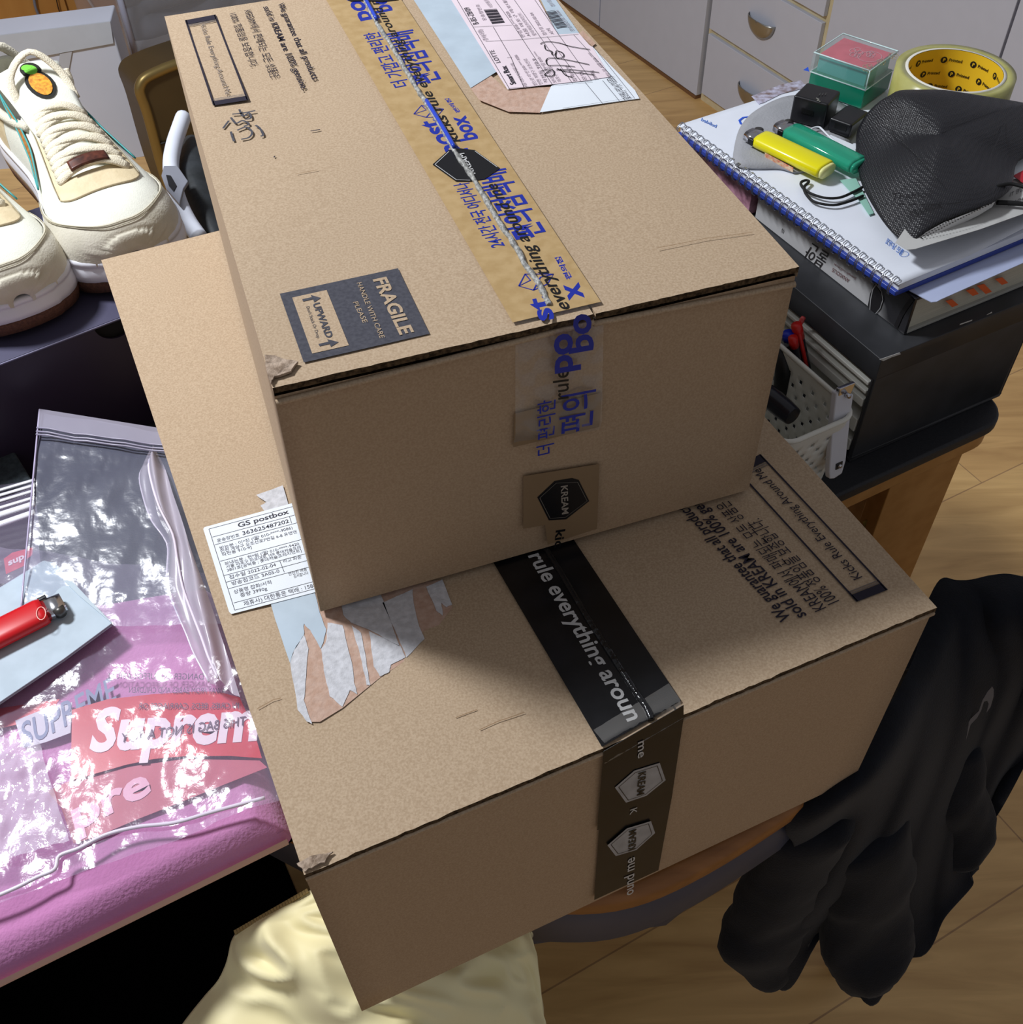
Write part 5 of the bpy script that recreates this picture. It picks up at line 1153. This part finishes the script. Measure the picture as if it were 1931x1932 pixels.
def wall_pt(s_, s0=s0): 
    dd = (G2 - BL2).normalized(); lf = V((-dd.y, dd.x, 0)); q = BL2.lerp(G2, s0 + s_ * .42); return V((q.x, q.y, 0)) + lf * .004
def shirt_xy(i, j):
    le = V((E0.x, E0.y, 0)) - ef * .22 + eb * (.36 * j); wp = wall_pt(j); return le.lerp(wp, i)
def shirt(i, j, top=True):
    q = shirt_xy(i, j); edge = min(j * .36, (1 - j) * .36, (1 - i) * .45)
    hgt = .024 * min(1, max(0, edge) / .020) ** .5
    amp = (.0030 * noise.noise(V((q.x * 12, q.y * 7, 5))) + .0013 * noise.noise(V((q.x * 38, q.y * 22, 7)))) * min(1, edge / .03)
    return V((q.x, q.y, ZD + .0040 + (hgt + amp if top else 0)))
t = thing('folded_shirt', shirt_xy(.5, .5) + V((0, 0, ZD)), 'pink folded shirt in clear plastic hanging slightly over the desk edge', 'shirt')
mb = MB(); mb.grid(lambda i, j: shirt(i, j), 90, 70, pink); mb.grid(lambda i, j: shirt(1 - i, j, False), 6, 6, pink); mb.build('pink_fabric', t)
mb = MB()
def hem(i, j): q = shirt_xy(i * .97 + .02, 0) - eb * .0012; return V((q.x, q.y, ZD + .0045 + .008 * j)) - eb * .0015 * math.sin(j * math.pi)
mb.grid(hem, 60, 3, mat('peach_fabric_edge', C(206, 170, 160), .85)); mb.build('hem', t)
def SP(x, y, up=.001):        # point on the shirt's upper level seen at a photo pixel
    return P(x, y, zp + up)
def warp(pts, m, name, par, n=3, lift=.0014, thick=.0003):
    pts_ = []
    for i, p_ in enumerate(pts):
        q_ = pts[(i + 1) % len(pts)]
        for k in range(n): pts_.append((p_[0] + (q_[0] - p_[0]) * k / n, p_[1] + (q_[1] - p_[1]) * k / n))
    mb = MB(); mb.prism([SP(*p_, lift) for p_ in pts_], (0, 0, thick), m); return mb.build(name, par)
z2_ = Z(3.448, 0, 1180); z1_ = Z(3.448, 0, 740)
redp = mat('glossy_red_print', C(206, 20, 40), .3, vcol=C(190, 12, 32), vscale=20); redd = mat('muted_red_print', C(178, 62, 88), .45, vcol=C(190, 80, 104), vscale=20); whp = mat('white_bag_print', C(232, 214, 228), .35)
# inner bag with prints
tb = thing('plastic_bag', SP(230, 1450), 'clear printed plastic bag with red logo lying over the pink shirt', 'plastic bag')
warp(z2_((310, 1080), (480, 1000), (850, 920), (1200, 870), (1690, 880), (1740, 925), (1400, 1060), (1180, 1150), (900, 1260), (640, 1370), (480, 1420), (400, 1190)), redd, 'red_print', tb, lift=.0035)
warp(z2_((-120, 560), (0, 540), (390, 420 + 60), (350, 540), (230, 620), (0, 690 - 20), (-120, 740)), redp, 'red_print', tb, lift=.0040)
rp_ = warp(z2_((470, 550), (700, 482), (1000, 448), (1300, 430), (1420, 432), (1560, 470), (1640, 640), (1705, 865), (1500, 850), (1200, 852), (1000, 870), (820, 908), (640, 960), (460, 1010)), redp, 'red_logo_panel', tb, lift=.0055)
warp(z1_((25, 1085), (80, 1045), (215, 1010), (210, 1060), (160, 1100), (160, 1130), (40, 1185)), redp, 'red_logo_panel', tb, lift=.0045)
warp(z2_((100, 620), (250, 560), (470, 500), (460, 700), (300, 760), (150, 800)), mat('pale_print_patch', C(205, 200, 215), .5), 'pale_panel', tb, lift=.0042)
TS = lambda l: pl_h(zp + l)
mb = MB(); text(mb, 'Suprem', z2_((575, 815))[0], z2_((1690, 735))[0], (6, -80), TS(.0062), whp, .0, bold=.035, shear=.18); mb.build('logo_lettering', rp_)
mb = MB(); text(mb, 'pre', z2_((480, 1340))[0], z2_((990, 1080))[0], (-14, -55), TS(.0042), mat('faint_pink_print', C(222, 160, 190), .4), .0, bold=.03); text(mb, 'sup', z1_((55, 1128))[0], z1_((160, 1080))[0], (-2, -11), TS(.0052), whp, .0, bold=.03)
mb.build('faint_lettering', tb)
gyl = mat('grey_blue_lettering', C(120, 132, 165), .5); bkl = mat('thin_black_lettering', C(70, 50, 78), .5)
mb = MB(); text(mb, 'SUPREME', z2_((150, 800))[0], z2_((760, 480))[0], (-6, -48), TS(.0050), gyl, .0, bold=.01)
text(mb, 'DANGER OF SUFFOCATION,', z2_((1330, 355))[0], z2_((695, 350))[0], (0, -12), TS(.0064), bkl); text(mb, 'KEEP AWAY FROM BABIES AND CHILDREN', z2_((1560, 445))[0], z2_((840, 440))[0], (0, -11), TS(.0064), bkl)
text(mb, 'IN CRIBS, BEDS, CARRIAGES OR', z2_((1560, 540))[0], z2_((900, 545))[0], (0, -11), TS(.0066), bkl); text(mb, 'THIS BAG IS NOT A TOY', z2_((1600, 650))[0], z2_((785, 765))[0], (1, -18), TS(.0066), bkl); mb.build('warning_lettering', tb)
def bagsheet(name, corners, m, par, amp=.004, fr=18, nu=70, nv=70, seed=0, sk=None):
    tl, tr, br, bl = [P(x, y, z) for x, y, z in corners]
    def fn(i, j):
        q = tl.lerp(tr, i).lerp(bl.lerp(br, i), j)
        w = noise.noise(V((q.x * fr, q.y * fr, seed))) + .5 * noise.noise(V((q.x * fr * 3, q.y * fr * 2, seed + 3))) + .25 * abs(noise.noise(V((q.x * fr * 7, q.y * fr * 7, seed + 9))))
        q2 = q + V((noise.noise(V((q.x * 20, q.y * 20, seed + 20))) * .003, noise.noise(V((q.x * 20, q.y * 20, seed + 30))) * .003, 0))
        return V((q2.x, q2.y, q.z + amp * w))
    mb = MB(); mb.grid(fn, nu, nv, m, skip=sk); return mb.build(name, par)
bagsheet('printed_film', [(-160, 1010, zp + .010), (440, 1090, zp + .012), (548, 1505, zp + .010), (-160, 1760, zp + .010)], bagm, tb, .0035, 24, 90, 90, 2)
# crumpled heat-sealed patch, lower left
bagsheet('crumpled_corner', [(-60, 1380, zp + .014), (75, 1400, zp + .015), (128, 1590, zp + .014), (-60, 1640, zp + .014)], clear('crumpled_plastic', (.85, .78, .92, 1), .60, .12, 1.2, 90), tb, .0035, 60, 60, 60, 5)
mb = MB(); mb.tube(smooth([SP(*p_, .012) for p_ in ((-40, 1705), (30, 1675), (70, 1655), (103, 1640), (112, 1615), (150, 1600), (200, 1575), (260, 1560), (330, 1552), (400, 1532), (500, 1505))], 6), .0013, mat('bright_film_edge', C(225, 215, 232), .15), n=8); mb.build('bag_edge_highlight', tb)  # highlight along the bag's lower edge, painted as a pale tube
# zip-lock bag standing up against the shoe box
tz = thing('zip_bag', SP(190, 900), 'empty clear zip-lock bag lying over the shirt with its grip strip toward the shoe box', 'plastic bag')
zc_ = [(77, 778, .812), (352, 822, .800), (420, 1180, zp + .016), (40, 1180, zp + .016)]
bagsheet('bag_film', zc_, clear('clear_zip_film', (.40, .42, .58, 1), .78, .18, .5, 40), tz, .0026, 20, 70, 70, 11)
TLc, TRc, BRc, BLc = [P(*c) for c in zc_]
gs = clear('grip_strip_plastic', (.62, .58, .72, 1), .6, .15, .3, 30)
mb = MB(); tA, tB = TLc.lerp(BLc, .10), TRc.lerp(BRc, .10); mb.grid(lambda i, j: TLc.lerp(TRc, i).lerp(tA.lerp(tB, i), j) + V((0, 0, .004)), 30, 4, gs); mb.build('bag_lip', tz)
for f_ in (.105, .125, .14):
    A1, A2 = TLc.lerp(BLc, f_), TRc.lerp(BRc, f_); mb = MB(); mb.tube([A1.lerp(A2, k / 12) + V((0, 0, .005 + .002 * noise.noise(V((k * .5, f_, 0))))) for k in range(13)], .0008, mat('zip_grip_ridge', C(150, 145, 165), .3), n=6); mb.build('grip_ridge', tz)
mb = MB(); mb.tube([TLc.lerp(BLc, k / 10) + V((0, 0, .003)) for k in range(11)], .0007, mat('film_side_seam', C(185, 175, 205), .2), n=6); mb.build('side_seam', tz)
# silvery strips of the second bag
t5 = thing('zip_bag', SP(20, 950), 'bright ribbed grip strip of another plastic bag at the left edge', 'plastic bag')
sil = mat('shiny_grip_strip', C(230, 230, 236), .08, spec=1, coat=1)
for k, (y0, y1) in enumerate(((924, 905), (934, 915), (945, 925), (958, 938), (972, 950), (992, 966))):
    mb = MB(); A1, A2 = P(-60, y0 + 18, zp + .004), P(66, y1 - 0, zp + .006); n_ = 12
    mb.tube([A1.lerp(A2, q / n_) for q in range(n_ + 1)], .0017 if k < 4 else .0032, sil, n=8, flat=.5); mb.build('grip_ridge', t5)
bagsheet('bag_film', [(-80, 925, zp + .002), (66, 905, zp + .004), (80, 1100, zp + .012), (-80, 1100, zp + .012)], bagm, t5, .0015, 20, 40, 30, 21)
# dark felt pouch at the left edge
mb = MB(); q = [P(*p_, ZD + .03) for p_ in ((-60, 806), (0, 814), (20, 840), (58, 902), (64, 912), (0, 935), (-60, 950))]; mb.prism([p_ - V((0, 0, .028)) for p_ in q], (0, 0, .028), mat('dark_felt', C(40, 46, 52), .95, vcol=C(58, 66, 72), vscale=220, bump=.5, bscale=200)); tag(mb.build('felt_pouch', bevel=.002), 'dark grey felt pouch at the left edge in front of the shoe box', 'pouch')
# soft milky bag bundled beside the big carton
t6 = thing('soft_plastic_bag', SP(350, 1050), 'crumpled milky white bag squeezed along the left side of the big carton', 'plastic bag')
Lp = [(287, 862), (266, 900), (272, 945), (286, 985), (312, 1020), (312, 1060), (311, 1100), (330, 1150), (352, 1200), (368, 1240), (395, 1290)]
Rp = [(300, 858), (312, 885), (326, 930), (345, 985), (362, 1040), (380, 1090), (398, 1140), (414, 1190), (430, 1240), (444, 1285), (455, 1320)]
Ls = smooth([P(x, y, zp + .012) for x, y in Lp], 5); Rs = smooth([P(x, y, zp + .034 if k else zp + .02) for k, (x, y) in enumerate(Rp)], 5)
def sb_(i, j):
    k = min(len(Ls) - 2, int(j * (len(Ls) - 1))); g_ = j * (len(Ls) - 1) - k; l_, r_ = Ls[k].lerp(Ls[k + 1], g_), Rs[k].lerp(Rs[k + 1], g_)
    q = l_.lerp(r_, i); return q + V((0, 0, .010 * math.sin(i * math.pi) + .004 * math.sin(i * 11 + j * 9) + .0025 * noise.noise(q * 45)))
mb = MB(); mb.grid(sb_, 30, 90, bagm2); mb.build('film', t6)
mb = MB(); mb.tube([sb_(.45, k / 40) + V((0, 0, .001)) for k in range(41)], .0009, mat('bright_film_edge', C(225, 215, 232), .15), n=6); mb.tube([sb_(.02, k / 40) for k in range(41)], .0007, mat('bright_film_edge', C(225, 215, 232), .15), n=6); mb.build('fold_edge', t6)

# ---- folded paper with red lighter
zpp = zp + .020
t7 = thing('folded_paper', P(90, 1190, zpp), 'thick wad of folded bluish-white paper under the red lighter', 'paper')
pp_ = [(84, 1059), (104, 1063), (212, 1177), (120, 1245), (0, 1326), (-120, 1400), (-170, 1300), (-120, 1180), (0, 1111)]
rnd = random.Random(5)
for k in range(6):
    mb = MB(); dz_ = zpp - .003 * k - .001; off = (rnd.uniform(-3, 3), rnd.uniform(-2, 3)) if k else (0, 0)
    mb.prism([P(x + off[0], y + off[1], dz_) for x, y in pp_], (0, 0, .0009), paperb if k % 2 == 0 else mat('paper_grey_fold', C(150, 152, 158), .7)); mb.build('paper_layer', t7, bevel=.0002)
mb = MB(); mb.prism([P(*p_, zpp + .0001) for p_ in ((104, 1063), (212, 1177), (150, 1125), (84, 1059))], (0, 0, .0005), mat('paper_fold_shade', C(176, 190, 200), .65)); mb.build('fold_flap', t7)
t, la, ax, sdv, L, zt_, bo = lighter('lighter', (124, 1143), (-112, 1262), zpp + .0012, red, 'red lighter lying on the folded paper at the left edge', w=.0235)
mb = MB(); TR_ = pl_h(zt_ + .0003); stroke(mb, z1_(*[(268 + 30 * math.cos(k * .45), 1440 + 42 * math.sin(k * .45)) for k in range(15)]), .0006, TR_, mat('pale_badge_print', C(215, 160, 150), .5)); mb.build('badge_print', t)

# ================================================================== CLOTHES OVER THE CHAIR
def cloth_grid(name, rows, m, par, nu=70, nv=60, amp=0, fr=(9, 4), seed=0, solid=.004, extra=None, zmap=lambda z: z):
    R = [smooth([P(p_[0], p_[1], zmap(p_[2])) for p_ in r], 6) for r in rows]
    def row(r, i): k = min(len(R[r]) - 2, int(i * (len(R[r]) - 1))); g_ = i * (len(R[r]) - 1) - k; return R[r][k].lerp(R[r][k + 1], g_)
    def cat(p0, p1, p2, p3, t_): return .5 * (2 * p1 + (p2 - p0) * t_ + (2 * p0 - 5 * p1 + 4 * p2 - p3) * t_ * t_ + (3 * p1 - p0 - 3 * p2 + p3) * t_ ** 3)
    def base(i, j):
        y = j * (len(R) - 1); k = min(len(R) - 2, int(y)); g_ = y - k; f = lambda q: row(max(0, min(len(R) - 1, q)), i)
        return cat(f(k - 1), f(k), f(k + 1), f(k + 2), g_)
    def fn(i, j):
        q = base(i, j); d_ = (CAM - q).normalized()
        w = math.sin(i * fr[0] * 6.28 + seed + 2.2 * noise.noise(V((i * 3, j * 2, seed)))) * min(1, j * 2.2) + noise.noise(V((i * fr[0] * 1.2, j * fr[1], seed + 4)))
        ed_ = min(1, i * 8, (1 - i) * 8)
        q = q + V((d_.x, d_.y, d_.z * .3)) * amp * w * ed_
        return extra(q, i, j) if extra else q
    mb = MB(); mb.grid(fn, nu, nv, m); o = mb.build(name, par, solid=solid); return o, fn
hoodm = mat('black_fleece', C(13, 15, 22), .9, spec=.2, sheen=.10, bump=.2, bscale=700, vcol=C(16, 19, 27), vscale=100)
th_ = thing('hoodie', P(1800, 1300, .6), 'black hooded jacket draped over the chair back right of the big carton', 'jacket')
top = [(1480, 1530, .720), (1598, 1466, .741), (1655, 1375, .742), (1720, 1230, .732), (1762, 1112, .733), (1805, 1101, .733), (1850, 1096, .733), (1900, 1095, .733), (1960, 1099, .732), (2030, 1105, .730)]
r1 = [(1482, 1556, .700), (1580, 1505, .737), (1670, 1420, .738), (1740, 1300, .720), (1790, 1190, .728), (1830, 1170, .728), (1870, 1165, .728), (1910, 1165, .728), (1970, 1165, .726), (2030, 1165, .724)]
r2 = [(1490, 1590, .655), (1560, 1560, .660), (1640, 1520, .66), (1720, 1450, .66), (1780, 1370, .66), (1830, 1320, .66), (1880, 1280, .66), (1925, 1260, .66), (1980, 1250, .66), (2040, 1240, .66)]
r3 = [(1450, 1650, .56), (1510, 1680, .555), (1580, 1670, .55), (1650, 1650, .54), (1710, 1600, .53), (1760, 1550, .53), (1800, 1500, .53), (1850, 1440, .53), (1930, 1380, .54), (2010, 1330, .55)]
r4 = [(1400, 1720, .47), (1455, 1790, .44), (1545, 1745, .44), (1620, 1790, .41), (1680, 1740, .42), (1730, 1710, .42), (1775, 1660, .43), (1822, 1590, .44), (1870, 1480, .47), (1950, 1410, .5)]
r5 = [(1402, 1755, .44), (1476, 1862, .36), (1552, 1762, .43), (1640, 1886, .34), (1690, 1792, .38), (1738, 1796, .38), (1780, 1720, .40), (1830, 1662, .41), (1856, 1575, .44), (1931, 1420, .5)]
ho, hf_ = cloth_grid('jacket_body', [top, r1, r2, r3, r4, r5], hoodm, th_, 130, 100, .008, (6, 5), 1.3, .012)
mb = MB()
zz7 = Z(2.268, 1300, 1080)
# sleeve-like lobes in front
for nm, pts, rad in (('sleeve', [(1530, 1570, .66), (1490, 1640, .58), (1452, 1710, .50), (1440, 1770, .45), (1468, 1835, .38)], [.030, .036, .042, .040, .024]),
                     ('sleeve', [(1640, 1560, .60), (1640, 1660, .52), (1640, 1750, .44), (1640, 1820, .39), (1648, 1858, .355)], [.034, .042, .042, .036, .026]),
                     ('hood', [(1800, 1430, .58), (1815, 1500, .53), (1822, 1560, .48), (1822, 1620, .44)], [.022, .028, .028, .022])):
    mb = MB(); pp2 = smooth([P(*p_) for p_ in pts], 5); rr_ = [rad[min(len(rad) - 1, int(k / 5))] + (rad[min(len(rad) - 1, int(k / 5) + 1)] - rad[min(len(rad) - 1, int(k / 5))]) * (k % 5) / 5 for k in range(len(pp2))]
    # rounded ends
    mb.tube([pp2[0] - (pp2[1] - pp2[0])] + pp2 + [pp2[-1] + (pp2[-1] - pp2[-2]) * .8, pp2[-1] + (pp2[-1] - pp2[-2]) * 1.2], [rr_[0] * .5] + [r_ * (1 + .05 * noise.noise(V((k * .7, 0, 0)))) for k, r_ in enumerate(rr_)] + [rr_[-1] * .75, rr_[-1] * .3], hoodm, n=22, flat=.55, up=(.3, -.9, .4))
    mb.v = [v_ + V((noise.noise(v_ * 16), noise.noise(v_ * 16 + V((7, 0, 0))), noise.noise(v_ * 13 + V((0, 9, 0))))) * .011 + V((noise.noise(v_ * 45), noise.noise(v_ * 45 + V((3, 0, 0))), 0)) * .003 for v_ in mb.v]; mb.build(nm, th_)
lp = zz7((1140, 810), (1160, 760), (1175, 715), (1185, 660), (1205, 625), (1240, 592), (1256, 545), (1278, 508), (1297, 487), (1304, 500), (1303, 530), (1290, 575), (1272, 600), (1282, 562), (1276, 548), (1262, 552), (1250, 590), (1232, 622), (1205, 650), (1193, 690), (1180, 735), (1160, 785))
lz = lambda x, y: .660 - (y - 1295) * .00080
mb = MB(); mb.prism([P(x, y, lz(x, y) + .032 + max(0, y - 1300) * .00016) for x, y in lp], V((0, -.0006, .0006)), mat('grey_reflective_logo', C(96, 98, 106), .35)); mb.build('swoosh_logo', th_)
# yellow jacket
yelj = mat('pale_yellow_nylon', C(232, 220, 170), .6, vcol=C(238, 228, 182), vscale=10, sheen=.2, bump=.1, bscale=30)
tj = thing('yellow_jacket', P(680, 1850, .6), 'pale yellow jacket with toothed zip hanging under the corner of the big carton', 'jacket')
A0 = [(578, 1688, .700), (640, 1660, .715), (740, 1650, .722), (850, 1640, .722), (950, 1640, .715), (1000, 1760, .690)]
A1 = [(520, 1722, .690), (620, 1730, .712), (740, 1740, .720), (850, 1730, .718), (950, 1730, .705), (1006, 1775, .680)]
A2 = [(448, 1762, .665), (570, 1800, .690), (720, 1830, .700), (850, 1830, .690), (960, 1810, .675), (1015, 1830, .650)]
A3 = [(418, 1840, .620), (540, 1880, .640), (700, 1910, .650), (850, 1910, .640), (970, 1890, .62), (1025, 1900, .600)]
A4 = [(345, 1935, .560), (500, 1990, .57), (700, 2020, .58), (850, 2020, .57), (980, 2000, .56), (1035, 1990, .540)]
A5 = [(250, 2080, .48), (480, 2110, .48), (700, 2130, .48), (850, 2130, .48), (980, 2110, .47), (1040, 2100, .46)]
def yex(q, i, j): return q + V((0, -.3, .7)) * (.0085 * math.sin(i * 13 - j * 14 + 3 * noise.noise(V((i * 2, j * 3, 8)))) + .010 * (1 - abs(noise.noise(V((i * 5 + j * 2, j * 7 - i * 3, 3)))) * 3)) * (min(1, j * 4) * min(1, i * 9, (1 - i) * 9) * (1 - .5 * i))
jo, jf = cloth_grid('jacket_body', [A0, A1, A2, A3, A4, A5], yelj, tj, 110, 90, .0022, (3, 5), 4.4, .003, extra=yex, zmap=lambda z: .722 - (.722 - z) * .42)
mb = MB()
for k in range(26):
    q = P(444 + (578 - 444) * k / 25, 1765 - (1765 - 1688) * k / 25 - 1, .698 + .015 * k / 25 + .003); mb.box(q, V((.0016, .0008, 0)), V((-.001, .0022, .0008)), (0, 0, .0012), mat('brass_zip_teeth', C(150, 126, 80), .4, metal=.4))
zo = mb.build('zip_teeth', tj); zo['kind'] = 'stuff'
mb = MB(); mb.tube([P(444 + 134 * k / 10, 1768 - 77 * k / 10, .699 + .014 * k / 10) for k in range(11)], .0014, yelj, n=6); mb.build('zip_tape', tj)
